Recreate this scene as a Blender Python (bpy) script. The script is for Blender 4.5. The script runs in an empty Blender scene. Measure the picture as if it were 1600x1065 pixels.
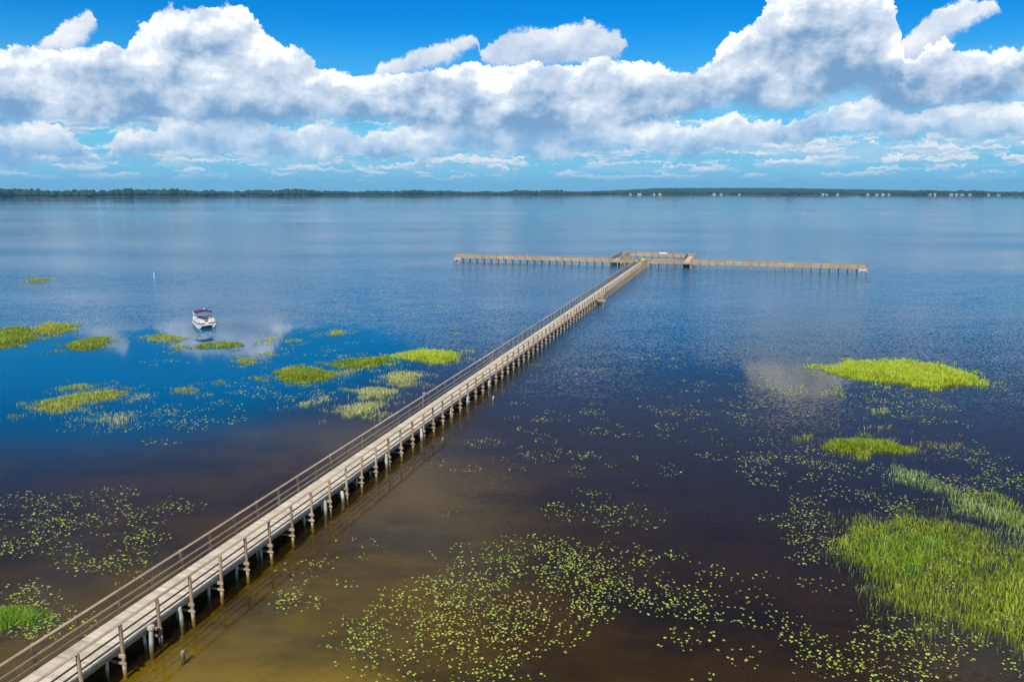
import bpy, bmesh, math, random
import numpy as np
from mathutils import Vector, Matrix

random.seed(7)
rng = np.random.default_rng(11)
sc = bpy.context.scene
R = math.radians

# ------------------------------------------------------------------ camera
CAM_H = 20.0
FPX, CX, CY, YH = 1186.0, 800.0, 532.5, 296.0        # focal length etc. in pixels of the 1600 px photograph
PITCH = math.atan((CY - YH) / FPX)
cam_d = bpy.data.cameras.new('camera')
cam_d.sensor_width = 36.0
cam_d.lens = 36.0 * FPX / 1600.0
cam_d.clip_start = 0.5
cam_d.clip_end = 30000
cam = bpy.data.objects.new('camera', cam_d)
cam.location = (0, 0, CAM_H)
cam.rotation_euler = (math.pi / 2 - PITCH, 0, 0)
sc.collection.objects.link(cam)
sc.camera = cam

# ------------------------------------------------------------------ view
sc.view_settings.view_transform = 'Standard'
sc.view_settings.look = 'None'
sc.view_settings.gamma = 1.0
sc.view_settings.exposure = 0.1
sc.view_settings.use_curve_mapping = False
sc.render.engine = 'CYCLES'
sc.cycles.use_denoising = True
sc.cycles.use_adaptive_sampling = True
sc.cycles.adaptive_threshold = 0.02
sc.cycles.max_bounces = 8
sc.cycles.diffuse_bounces = 2
sc.cycles.glossy_bounces = 3
sc.cycles.transparent_max_bounces = 24
sc.cycles.caustics_reflective = False
sc.cycles.caustics_refractive = False

# ------------------------------------------------------------------ sun
SUN_AZ, SUN_EL = 191.0, 47.0                          # behind the camera, a little to the left
sd = bpy.data.lights.new('sun', 'SUN')
sd.energy = 5.0
sd.angle = R(0.5)
sd.color = (1.0, 0.95, 0.87)
sun = bpy.data.objects.new('sun', sd)
sv = Vector((math.sin(R(SUN_AZ)) * math.cos(R(SUN_EL)), math.cos(R(SUN_AZ)) * math.cos(R(SUN_EL)), math.sin(R(SUN_EL))))
sun.rotation_euler = sv.to_track_quat('Z', 'Y').to_euler()
sun.location = sv * 300
sc.collection.objects.link(sun)


# ------------------------------------------------------------------ node helpers
class NT:
    def __init__(s, tree):
        s.t = tree
        s.n = tree.nodes
        s.l = tree.links

    def node(s, typ, **kw):
        nd = s.n.new(typ)
        for k, v in kw.items():
            setattr(nd, k, v)
        return nd

    def put(s, sock, v):
        if isinstance(v, bpy.types.NodeSocket):
            s.l.new(v, sock)
        elif v is not None:
            sock.default_value = v

    def m(s, op, a, b=None, c=None, clamp=False):
        nd = s.node('ShaderNodeMath', operation=op, use_clamp=clamp)
        for i, v in enumerate((a, b, c)):
            if v is not None:
                s.put(nd.inputs[i], v)
        return nd.outputs[0]

    def vm(s, op, a, b=None, scale=None):
        nd = s.node('ShaderNodeVectorMath', operation=op)
        s.put(nd.inputs[0], a)
        if b is not None:
            s.put(nd.inputs[1], b)
        if scale is not None:
            s.put(nd.inputs['Scale'], scale)
        return nd.outputs['Value'] if op in ('LENGTH', 'DOT_PRODUCT', 'DISTANCE') else nd.outputs[0]

    def xyz(s, v):
        nd = s.node('ShaderNodeSeparateXYZ')
        s.put(nd.inputs[0], v)
        return nd.outputs

    def cxyz(s, x=0.0, y=0.0, z=0.0):
        nd = s.node('ShaderNodeCombineXYZ')
        for i, v in enumerate((x, y, z)):
            s.put(nd.inputs[i], v)
        return nd.outputs[0]

    def noise(s, vec, scale=1.0, detail=2.0, rough=0.5, dim='3D', dist=0.0, lac=2.0):
        nd = s.node('ShaderNodeTexNoise', noise_dimensions=dim)
        if vec is not None:
            s.put(nd.inputs['Vector'], vec)
        for k, v in (('Scale', scale), ('Detail', detail), ('Roughness', rough), ('Distortion', dist), ('Lacunarity', lac)):
            s.put(nd.inputs[k], v)
        return nd.outputs

    def voro(s, vec, scale=1.0, detail=0.0, rough=0.5, dim='2D'):
        nd = s.node('ShaderNodeTexVoronoi', voronoi_dimensions=dim, feature='F1', normalize=True)
        s.put(nd.inputs['Vector'], vec)
        s.put(nd.inputs['Scale'], scale)
        s.put(nd.inputs['Detail'], detail)
        s.put(nd.inputs['Roughness'], rough)
        return nd.outputs['Distance']

    def step(s, v, a, b, lo=0.0, hi=1.0, smooth=True):
        nd = s.node('ShaderNodeMapRange', interpolation_type='SMOOTHSTEP' if smooth else 'LINEAR')
        for i, x in enumerate((v, a, b, lo, hi)):
            s.put(nd.inputs[i], x)
        return nd.outputs[0]

    def mix(s, f, a, b, blend='MIX'):
        nd = s.node('ShaderNodeMix', data_type='RGBA', blend_type=blend)
        s.put(nd.inputs[0], f)
        for k, v in ((6, a), (7, b)):
            if isinstance(v, (tuple, list)) and len(v) == 3:
                v = (*v, 1.0)
            s.put(nd.inputs[k], v)
        return nd.outputs[2]

    def curve(s, v, pts):
        nd = s.node('ShaderNodeFloatCurve')
        c = nd.mapping.curves[0]
        while len(c.points) > 2:
            c.points.remove(c.points[1])
        c.points[0].location = pts[0]
        c.points[1].location = pts[-1]
        for p in pts[1:-1]:
            c.points.new(*p)
        for p in c.points:
            p.handle_type = 'VECTOR'
        nd.mapping.update()
        s.put(nd.inputs['Value'], v)
        return nd.outputs[0]


# ------------------------------------------------------------------ world: clear blue sky with banks of cumulus
def sky_dir(px, py):
    u, v = (px - CX) / FPX, (py - CY) / FPX
    c, s = math.cos(PITCH), math.sin(PITCH)
    d = (u, c - v * s, -s - v * c)
    return math.degrees(math.atan2(d[0], d[1])), math.degrees(math.atan2(d[2], math.hypot(d[0], d[1])))


EL_MAX = 22.0


def outline(pts):
    """cloud outline, azimuth to elevation, as 0..1 curve points"""
    out = []
    for x, y in pts:
        a, e = sky_dir(x, y)
        out.append(((a + 45) / 90, min(max((e + 1) / EL_MAX, 0), 1)))
    out.sort()
    res = []
    for p in out:
        if not res or p[0] - res[-1][0] > 0.0015:
            res.append(p)
    if res[0][0] > 0:
        res.insert(0, (0.0, res[0][1]))
    if res[-1][0] < 1:
        res.append((1.0, res[-1][1]))
    return res


def build_world():
    w = bpy.data.worlds.new('World')
    sc.world = w
    w.use_nodes = True
    t = NT(w.node_tree)
    for nd in list(t.n):
        t.n.remove(nd)
    out = t.node('ShaderNodeOutputWorld')
    bg = t.node('ShaderNodeBackground')
    STR = 0.10
    bg.inputs['Strength'].default_value = STR
    bg2 = t.node('ShaderNodeBackground')
    bg2.inputs['Strength'].default_value = STR
    mxw = t.node('ShaderNodeMixShader')
    t.l.new(bg.outputs[0], mxw.inputs[1])
    t.l.new(bg2.outputs[0], mxw.inputs[2])
    t.l.new(mxw.outputs[0], out.inputs[0])
    sky = t.node('ShaderNodeTexSky', sky_type='NISHITA')
    sky.sun_disc = False
    sky.sun_elevation = R(SUN_EL)
    sky.sun_rotation = R(SUN_AZ)
    sky.altitude = 0
    sky.air_density = 1.0
    sky.dust_density = 0.25
    sky.ozone_density = 3.0
    hs = t.node('ShaderNodeHueSaturation')
    hs.inputs['Saturation'].default_value = 1.6
    hs.inputs['Value'].default_value = 1.0
    t.l.new(sky.outputs[0], hs.inputs['Color'])
    base = t.mix(1.0, hs.outputs[0], (0.10, 0.90, 1.16), 'MULTIPLY')

    tc = t.node('ShaderNodeTexCoord')
    d = tc.outputs['Generated']
    x, y, z = t.xyz(d)
    az = t.m('MULTIPLY', t.m('ARCTAN2', x, y), 180 / math.pi)
    el = t.m('MULTIPLY', t.m('ARCSINE', z), 180 / math.pi)
    p = t.cxyz(az, el)

    def V(c):
        return tuple(k / STR for k in c) + (1.0,)

    haze_f = t.step(el, -1.0, 11.0, 1.0, 0.0)
    # pale blue air near the horizon
    col = t.mix(t.step(el, -1.0, 12.0, 0.95, 0.0), base, V((0.22, 0.51, 0.79)))

    # billowing relief shared by all banks (az/el in degrees)
    wn = t.noise(p, 0.30, 4, 0.55, '2D')[1]
    warp = t.vm('SCALE', t.vm('SUBTRACT', wn, (0.5, 0.5, 0.5)), scale=2.6)
    wn2 = t.noise(p, 1.7, 4, 0.6, '2D')[1]
    warp2 = t.vm('SCALE', t.vm('SUBTRACT', wn2, (0.5, 0.5, 0.5)), scale=0.75)
    pw = t.vm('ADD', p, t.vm('ADD', warp, warp2))
    ps = t.vm('ADD', t.vm('MULTIPLY', p, (1.0, 1.25, 1.0)), warp2)

    def relief(vec):
        big = t.voro(vec, 0.36, 2.6, 0.42)
        return t.m('SUBTRACT', 1.0, big)
    b0 = relief(ps)
    b1 = relief(t.vm('ADD', ps, (-0.30, 0.55, 0.0)))
    emb = t.m('SUBTRACT', b0, b1)
    fine = t.noise(ps, 1.6, 5, 0.60, '2D')[0]
    fine1 = t.noise(t.vm('ADD', ps, (-0.12, 0.22, 0.0)), 1.6, 3, 0.55, '2D')[0]
    emb2 = t.m('SUBTRACT', fine, fine1)
    soft = t.noise(t.vm('MULTIPLY', p, (0.7, 1.0, 1.0)), 0.36, 4, 0.55, '2D')[0]

    def bank(col, top, bot, pw, edge_t, edge_b, disp, lit, mid, dark, hz, off=0.0):
        qx, qy, _ = t.xyz(pw)
        u = t.m('DIVIDE', t.m('PINGPONG', t.m('ADD', qx, 45.0), 90.0), 90.0)
        tp = t.m('SUBTRACT', t.m('MULTIPLY', t.curve(u, outline(top)), EL_MAX), 1.0)
        bt = t.m('SUBTRACT', t.m('MULTIPLY', t.curve(u, outline(bot)), EL_MAX), 1.0)
        dsp = t.m('MULTIPLY', t.m('ADD', t.m('SUBTRACT', b0, 0.62), t.m('MULTIPLY', t.m('SUBTRACT', fine, 0.5), 0.6)), disp)
        up = t.m('ADD', t.m('SUBTRACT', tp, qy), dsp)
        dn = t.m('ADD', t.m('SUBTRACT', qy, bt), t.m('MULTIPLY', dsp, 0.5))
        a = t.m('MULTIPLY', t.step(up, 0.0, edge_t), t.step(dn, -edge_b, edge_b))
        thick = t.m('SUBTRACT', tp, bt)
        a = t.m('MULTIPLY', a, t.step(thick, 0.15, 0.6))
        s = t.m('DIVIDE', t.m('SUBTRACT', qy, bt), t.m('MAXIMUM', thick, 0.8))
        s = t.m('ADD', t.m('MULTIPLY', s, 0.85), t.m('MULTIPLY', t.m('SUBTRACT', soft, 0.5 + off), 1.9))
        crisp = t.step(s, -0.1, 0.7, 0.55, 1.0)
        s = t.m('ADD', s, t.m('MULTIPLY', t.m('MULTIPLY', emb, 1.45), crisp))
        s = t.m('ADD', s, t.m('MULTIPLY', t.m('MULTIPLY', emb2, 0.32), crisp))
        c = t.mix(t.step(s, -0.35, 0.35), V(dark), V(mid))
        c = t.mix(t.step(s, 0.20, 1.0), c, V(lit))
        c = t.mix(t.m('MULTIPLY', haze_f, hz), c, V((0.26, 0.52, 0.80)))
        return t.mix(a, col, c)

    # small flat clouds far away above the horizon
    fv = t.vm('ADD', t.vm('MULTIPLY', p, (0.34, 1.7, 1.0)), warp2)
    fn = t.noise(fv, 1.0, 6, 0.58, '2D')[0]
    fn1 = t.noise(t.vm('ADD', fv, (-0.03, 0.28, 0.0)), 1.0, 6, 0.58, '2D')[0]
    band = t.m('MULTIPLY', t.step(el, 0.2, 1.6), t.step(el, 3.2, 5.2, 1.0, 0.0))
    fa = t.m('MULTIPLY', t.step(fn, 0.49, 0.62), band)
    fc = t.mix(t.step(t.m('SUBTRACT', fn, fn1), -0.10, 0.14), V((0.36, 0.54, 0.76)), V((0.78, 0.84, 0.90)))
    veil = t.noise(t.vm('ADD', t.vm('MULTIPLY', p, (0.10, 0.55, 1.0)), t.vm('SCALE', warp2, scale=0.4)), 1.0, 5, 0.6, '2D')[0]
    va_ = t.m('MULTIPLY', t.step(veil, 0.42, 0.68), t.m('MULTIPLY', t.step(el, 0.5, 2.5), t.step(el, 5.0, 9.5, 0.55, 0.0)))
    col = t.mix(va_, col, V((0.50, 0.66, 0.84)))
    pv_ = t.vm('ADD', t.vm('MULTIPLY', p, (0.50, 1.5, 1.0)), (31.7, 4.1, 0.0))
    pn_ = t.noise(t.vm('ADD', pv_, warp2), 0.62, 5, 0.55, '2D')[0]
    pn1 = t.noise(t.vm('ADD', t.vm('ADD', pv_, warp2), (-0.08, 0.30, 0.0)), 0.62, 4, 0.55, '2D')[0]
    pa_ = t.m('MULTIPLY', t.step(pn_, 0.50, 0.57), t.m('MULTIPLY', t.step(el, 1.3, 2.2), t.step(el, 4.0, 6.0, 1.0, 0.0)))
    pc_ = t.mix(t.step(t.m('SUBTRACT', pn_, pn1), -0.10, 0.10), V((0.38, 0.54, 0.74)), V((0.92, 0.92, 0.91)))
    col = t.mix(t.m('MULTIPLY', pa_, 0.8), col, pc_)
    col = t.mix(t.m('MULTIPLY', fa, 0.75), col, fc)

    # mid bank, lower and farther
    topB = [(-300, 200), (-150, 185), (0, 188), (60, 190), (100, 196), (112, 236), (150, 240), (178, 214), (190, 200), (205, 195), (240, 200),
            (270, 193), (310, 188), (340, 180), (370, 185), (420, 195), (460, 197), (500, 200), (530, 195), (545, 193), (560, 208),
            (590, 212), (620, 200), (650, 195), (700, 188), (800, 178), (900, 178), (950, 186), (1000, 192), (1050, 188), (1100, 185),
            (1150, 190), (1180, 194), (1220, 182), (1290, 180), (1310, 165), (1330, 155), (1370, 145), (1385, 150), (1400, 168),
            (1440, 174), (1500, 165), (1560, 158), (1600, 163), (1750, 180), (1900, 160)]
    botB = [(-300, 250), (0, 256), (100, 252), (180, 246), (300, 240), (400, 246), (500, 242), (600, 246), (700, 242), (830, 238),
            (860, 244), (920, 244), (1000, 240), (1080, 237), (1140, 230), (1200, 222), (1300, 215), (1400, 217), (1500, 215),
            (1545, 206), (1600, 206), (1900, 220)]
    col = bank(col, topB, botB, pw, 0.22, 0.45, 0.75, (1.08, 1.06, 1.02), (0.57, 0.69, 0.84), (0.21, 0.40, 0.64), 0.36, 0.07)
    # loose clouds against the blue
    topD = [(-200, 80), (40, 80), (55, 72), (80, 45), (110, 30), (130, 12), (146, 18), (152, 40), (560, 124), (576, 118), (600, 95), (650, 80),
            (700, 65), (730, 55), (746, 60), (750, 84), (757, 78), (775, 60), (800, 45), (830, 38), (870, 40), (900, 35), (920, 27),
            (945, 42), (970, 45), (981, 60), (988, 68), (1372, 110), (1385, 95), (1420, 50), (1460, 15), (1500, 0), (1540, -8), (1560, 0), (1572, 8), (1800, 8)]
    botD = [(-200, 78), (40, 78), (55, 80), (80, 82), (110, 78), (130, 70), (146, 50), (152, 38), (560, 122), (576, 126), (600, 122), (650, 112),
            (700, 96), (730, 78), (746, 72), (750, 92), (757, 96), (775, 99), (800, 101), (830, 101), (870, 99), (900, 98), (920, 98),
            (945, 96), (970, 88), (981, 72), (988, 66), (1372, 108), (1385, 118), (1420, 100), (1460, 80), (1500, 48), (1540, 22), (1560, 14), (1572, 6), (1800, 6)]
    pd = t.vm('ADD', p, t.vm('ADD', t.vm('SCALE', warp, scale=0.3), warp2))
    col = bank(col, topD, botD, pd, 0.35, 0.35, 0.55, (0.88, 0.90, 0.94), (0.62, 0.71, 0.84), (0.36, 0.50, 0.72), 0.1, 0.05)
    # the great cumulus bank
    topC = [(-500, 120), (-300, 40), (-200, 95), (-60, 110), (0, 76), (40, 72), (70, 80), (100, 80), (140, 78), (200, 72), (215, 45),
            (235, 35), (262, 14), (300, 10), (320, 4), (345, 5), (365, 5), (390, 25), (408, 48), (412, 62), (440, 68), (470, 74), (490, 96),
            (520, 106), (560, 118), (600, 122), (650, 112), (700, 106), (740, 96), (800, 100), (880, 102), (920, 94), (960, 92), (985, 100), (1010, 95), (1040, 104),
            (1080, 110), (1090, 107), (1110, 95), (1125, 75), (1135, 58), (1160, 45), (1180, 30), (1190, 0), (1215, -45), (1300, -85),
            (1370, -60), (1400, -20), (1408, 30), (1412, 100), (1440, 78), (1480, 60), (1500, 73), (1560, 75), (1600, 84), (1700, 30), (1850, 60), (2000, 120)]
    botC = [(-500, 180), (0, 190), (100, 188), (200, 190), (300, 192), (400, 192), (490, 190), (505, 182), (600, 190), (640, 198), (700, 206),
            (760, 208), (900, 212), (1000, 200), (1060, 182), (1100, 168), (1130, 166), (1200, 172), (1250, 166), (1300, 152), (1340, 132), (1375, 150), (1390, 168),
            (1430, 175), (1500, 165), (1600, 152), (2000, 180)]
    pc = t.vm('ADD', p, t.vm('ADD', t.vm('SCALE', warp, scale=0.45), warp2))
    col = bank(col, topC, botC, pc, 0.22, 0.6, 1.0, (1.32, 1.32, 1.31), (0.61, 0.70, 0.83), (0.18, 0.34, 0.56), 0.22, 0.11)
    # scattered clouds overhead, out of view, cover and greys set to tone water reflections
    zz = t.m('MAXIMUM', z, 0.12)
    pl = t.cxyz(t.m('DIVIDE', x, zz), t.m('DIVIDE', y, zz))
    hn = t.noise(pl, 0.55, 5, 0.55, '2D')[0]
    hn1 = t.noise(t.vm('ADD', pl, (-0.05, -0.09, 0.0)), 0.55, 4, 0.55, '2D')[0]
    ha = t.step(hn, 0.43, 0.58)
    hc = t.mix(t.step(t.m('SUBTRACT', hn, hn1), -0.08, 0.08), V((0.26, 0.36, 0.50)), V((0.66, 0.70, 0.77)))
    t.l.new(t.mix(ha, base, hc), bg2.inputs['Color'])
    t.l.new(col, bg.inputs['Color'])
    t.l.new(t.step(el, 15.5, 20.5), mxw.inputs[0])
    w.cycles.sampling_method = 'MANUAL'
    w.cycles.sample_map_resolution = 512


build_world()


# ------------------------------------------------------------------ layout helpers
PC, PS = math.cos(PITCH), math.sin(PITCH)


def on_water(px, py, z=0.0):
    """the point at height z that the photograph shows at this pixel"""
    u, v = (px - CX) / FPX, (py - CY) / FPX
    d = (u, PC - v * PS, -PS - v * PC)
    k = (z - CAM_H) / d[2]
    return Vector((d[0] * k, d[1] * k, z))


C = sc.collection


def link(name, mesh, mat=None, parent=None):
    o = bpy.data.objects.new(name, mesh)
    C.objects.link(o)
    if mat is not None and not mesh.materials:
        mesh.materials.append(mat)
    if parent is not None:
        o.parent = parent
    return o


def tag(o, label, cat, group=None):
    o['label'] = label
    o['category'] = cat
    if group:
        o['group'] = group
    return o


def empty(name, loc=(0, 0, 0), rz=0.0):
    o = bpy.data.objects.new(name, None)
    o.empty_display_size = 0.5
    C.objects.link(o)
    o.location = loc
    o.rotation_euler = (0, 0, rz)
    return o


def arr_mesh(name, v, f):
    """mesh from numpy arrays, all faces of one size"""
    v = np.asarray(v, dtype=np.float32)
    f = np.asarray(f, dtype=np.int32)
    me = bpy.data.meshes.new(name)
    me.vertices.add(len(v))
    me.vertices.foreach_set('co', v.ravel())
    k = f.shape[1]
    me.loops.add(f.size)
    me.loops.foreach_set('vertex_index', f.ravel())
    me.polygons.add(len(f))
    me.polygons.foreach_set('loop_start', np.arange(0, f.size, k, dtype=np.int32))
    me.update(calc_edges=True)
    return me


class MB:
    """collects boxes, tubes and lofts into one mesh"""

    def __init__(s):
        s.v, s.f = [], []

    def add(s, vs, fs):
        n = len(s.v)
        s.v += [tuple(p) for p in vs]
        s.f += [tuple(i + n for i in f) for f in fs]
        return s

    def box(s, c, d, rz=0.0, taper=1.0):
        x, y, z = d[0] / 2, d[1] / 2, d[2] / 2
        vs = []
        for sz, k in ((-1, 1.0), (1, taper)):
            for sx, sy in ((-1, -1), (1, -1), (1, 1), (-1, 1)):
                a, b = sx * x * k, sy * y * k
                vs.append((c[0] + a * math.cos(rz) - b * math.sin(rz), c[1] + a * math.sin(rz) + b * math.cos(rz), c[2] + sz * z))
        return s.add(vs, [(3, 2, 1, 0), (4, 5, 6, 7), (0, 1, 5, 4), (1, 2, 6, 5), (2, 3, 7, 6), (3, 0, 4, 7)])

    def tube(s, pts, rad, n=8, cap=True):
        pts = [Vector(p) for p in pts]
        if not isinstance(rad, (list, tuple)):
            rad = [rad] * len(pts)
        rings = []
        for i, p in enumerate(pts):
            d = (pts[min(i + 1, len(pts) - 1)] - pts[max(i - 1, 0)]).normalized()
            a = d.orthogonal().normalized() if abs(d.z) < 0.95 else Vector((1, 0, 0))
            a = (a - d * a.dot(d)).normalized()
            b = d.cross(a)
            rings.append([p + (a * math.cos(2 * math.pi * k / n) + b * math.sin(2 * math.pi * k / n)) * rad[i] for k in range(n)])
        vs = [q for r in rings for q in r]
        fs = []
        for i in range(len(rings) - 1):
            for k in range(n):
                fs.append((i * n + k, i * n + (k + 1) % n, (i + 1) * n + (k + 1) % n, (i + 1) * n + k))
        if cap:
            fs.append(tuple(reversed(range(n))))
            fs.append(tuple((len(rings) - 1) * n + k for k in range(n)))
        return s.add(vs, fs)

    def bar(s, a, b, w, h):
        """rectangular bar from a to b"""
        a, b = Vector(a), Vector(b)
        d = (b - a).normalized()
        side = d.cross(Vector((0, 0, 1)))
        side = side.normalized() if side.length > 1e-4 else Vector((1, 0, 0))
        up = side.cross(d)
        vs = []
        for p in (a, b):
            for i, j in ((-1, -1), (1, -1), (1, 1), (-1, 1)):
                vs.append(p + side * (i * w / 2) + up * (j * h / 2))
        return s.add(vs, [(0, 1, 2, 3), (7, 6, 5, 4), (0, 4, 5, 1), (1, 5, 6, 2), (2, 6, 7, 3), (3, 7, 4, 0)])

    def mesh(s, name, smooth=False):
        me = bpy.data.meshes.new(name)
        me.from_pydata(s.v, [], s.f)
        bm = bmesh.new()
        bm.from_mesh(me)
        bmesh.ops.recalc_face_normals(bm, faces=bm.faces)
        bm.to_mesh(me)
        bm.free()
        if smooth:
            me.polygons.foreach_set('use_smooth', [True] * len(me.polygons))
        me.update()
        return me

    def build(s, name, mat, parent=None, smooth=False):
        return link(name, s.mesh(name, smooth), mat, parent)


# ------------------------------------------------------------------ materials
def mat_new(name):
    m = bpy.data.materials.new(name)
    m.use_nodes = True
    t = NT(m.node_tree)
    for nd in list(t.n):
        t.n.remove(nd)
    out = t.node('ShaderNodeOutputMaterial')
    return m, t, out


def principled(t, out, col, rough=0.7, spec=0.3, bump=None, bstr=0.3, metallic=0.0):
    b = t.node('ShaderNodeBsdfPrincipled')
    if isinstance(col, (tuple, list)):
        col = (*col[:3], 1.0)
    t.put(b.inputs['Base Color'], col)
    t.put(b.inputs['Roughness'], rough)
    t.put(b.inputs['Specular IOR Level'], spec)
    b.inputs['Metallic'].default_value = metallic
    if bump is not None:
        bn = t.node('ShaderNodeBump')
        bn.inputs['Strength'].default_value = bstr
        bn.inputs['Distance'].default_value = 0.02
        t.put(bn.inputs['Height'], bump)
        t.l.new(bn.outputs[0], b.inputs['Normal'])
    t.l.new(b.outputs[0], out.inputs['Surface'])
    return b


def wood(name, dark, light, grain=(1.0, 14.0, 14.0), wet=None):
    m, t, out = mat_new(name)
    oi = t.node('ShaderNodeObjectInfo')
    geo = t.node('ShaderNodeNewGeometry')
    tc = t.node('ShaderNodeTexCoord')
    rnd = t.m('FRACT', t.m('ADD', oi.outputs['Random'], geo.outputs['Random Per Island']))
    v = t.vm('ADD', t.vm('MULTIPLY', tc.outputs['Object'], grain), t.cxyz(t.m('MULTIPLY', rnd, 37.0), t.m('MULTIPLY', rnd, 91.0), 0.0))
    g = t.noise(v, 2.0, 5, 0.6)[0]
    big = t.noise(geo.outputs['Position'], 0.8, 3, 0.6)[0]
    f = t.m('ADD', t.m('MULTIPLY', t.m('SUBTRACT', g, 0.5), 0.9), t.m('ADD', t.m('ADD', t.m('MULTIPLY', rnd, 0.34), 0.12), t.m('MULTIPLY', big, 0.5)))
    f = t.m('ADD', f, t.m('MULTIPLY', t.step(rnd, 0.92, 0.95), 0.3))             # a few newer boards
    col = t.mix(t.step(f, 0.05, 0.95), dark, light)
    stain = t.noise(geo.outputs['Position'], 0.33, 4, 0.65)[0]
    col = t.mix(t.step(stain, 0.55, 0.75, 0.0, 0.45), col, tuple(k * 0.55 for k in dark))
    if wet is not None:      # waterline stain on posts
        z = t.xyz(geo.outputs['Position'])[2]
        edge = t.m('ADD', z, t.m('MULTIPLY', t.m('SUBTRACT', g, 0.5), 0.25))
        col = t.mix(t.step(edge, 0.10, 0.42, 1.0, 0.0), col, wet)
    principled(t, out, col, 0.8, 0.2, g, 0.5)
    return m


def plain(name, col, rough=0.5, spec=0.4, var=0.12, metallic=0.0):
    m, t, out = mat_new(name)
    geo = t.node('ShaderNodeNewGeometry')
    n = t.noise(geo.outputs['Position'], 3.0, 4, 0.6)[0]
    c = t.mix(n, tuple(k * (1 - var) for k in col), tuple(min(1, k * (1 + var)) for k in col))
    principled(t, out, c, rough, spec, metallic=metallic)
    return m


M = {}
M['plank'] = wood('weathered_plank', (0.31, 0.265, 0.20), (0.60, 0.52, 0.40), (2.0, 16.0, 16.0))
M['rail'] = wood('weathered_rail', (0.19, 0.135, 0.08), (0.44, 0.34, 0.225), (14.0, 1.0, 14.0))
M['post'] = wood('brown_piling', (0.20, 0.125, 0.075), (0.44, 0.32, 0.21), (14.0, 14.0, 1.5), wet=(0.50, 0.40, 0.26))
M['beam'] = wood('dark_beam', (0.22, 0.16, 0.10), (0.46, 0.36, 0.25), (4.0, 4.0, 4.0))
M['beam_end'] = M['beam']
M['stump'] = wood('pale_stump', (0.30, 0.29, 0.21), (0.62, 0.60, 0.48), (14.0, 14.0, 1.5), wet=(0.16, 0.15, 0.09))
M['white'] = plain('white_paint', (0.78, 0.77, 0.74), 0.35, 0.5, 0.05)
M['alu'] = plain('pale_aluminium', (0.70, 0.72, 0.72), 0.35, 0.5, 0.06)
M['maroon'] = plain('maroon_canvas', (0.07, 0.014, 0.035), 0.7, 0.2)
M['dark'] = plain('dark_vinyl', (0.02, 0.02, 0.024), 0.5, 0.3)
M['cream'] = plain('cream_vinyl', (0.72, 0.62, 0.54), 0.5, 0.3)
M['yellow'] = plain('yellow_canvas', (0.72, 0.70, 0.06), 0.6, 0.3, 0.2)
M['pale_board'] = plain('pale_board', (0.72, 0.66, 0.58), 0.7, 0.2)
M['galv'] = plain('grey_steel', (0.30, 0.30, 0.30), 0.5, 0.5)


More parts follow.
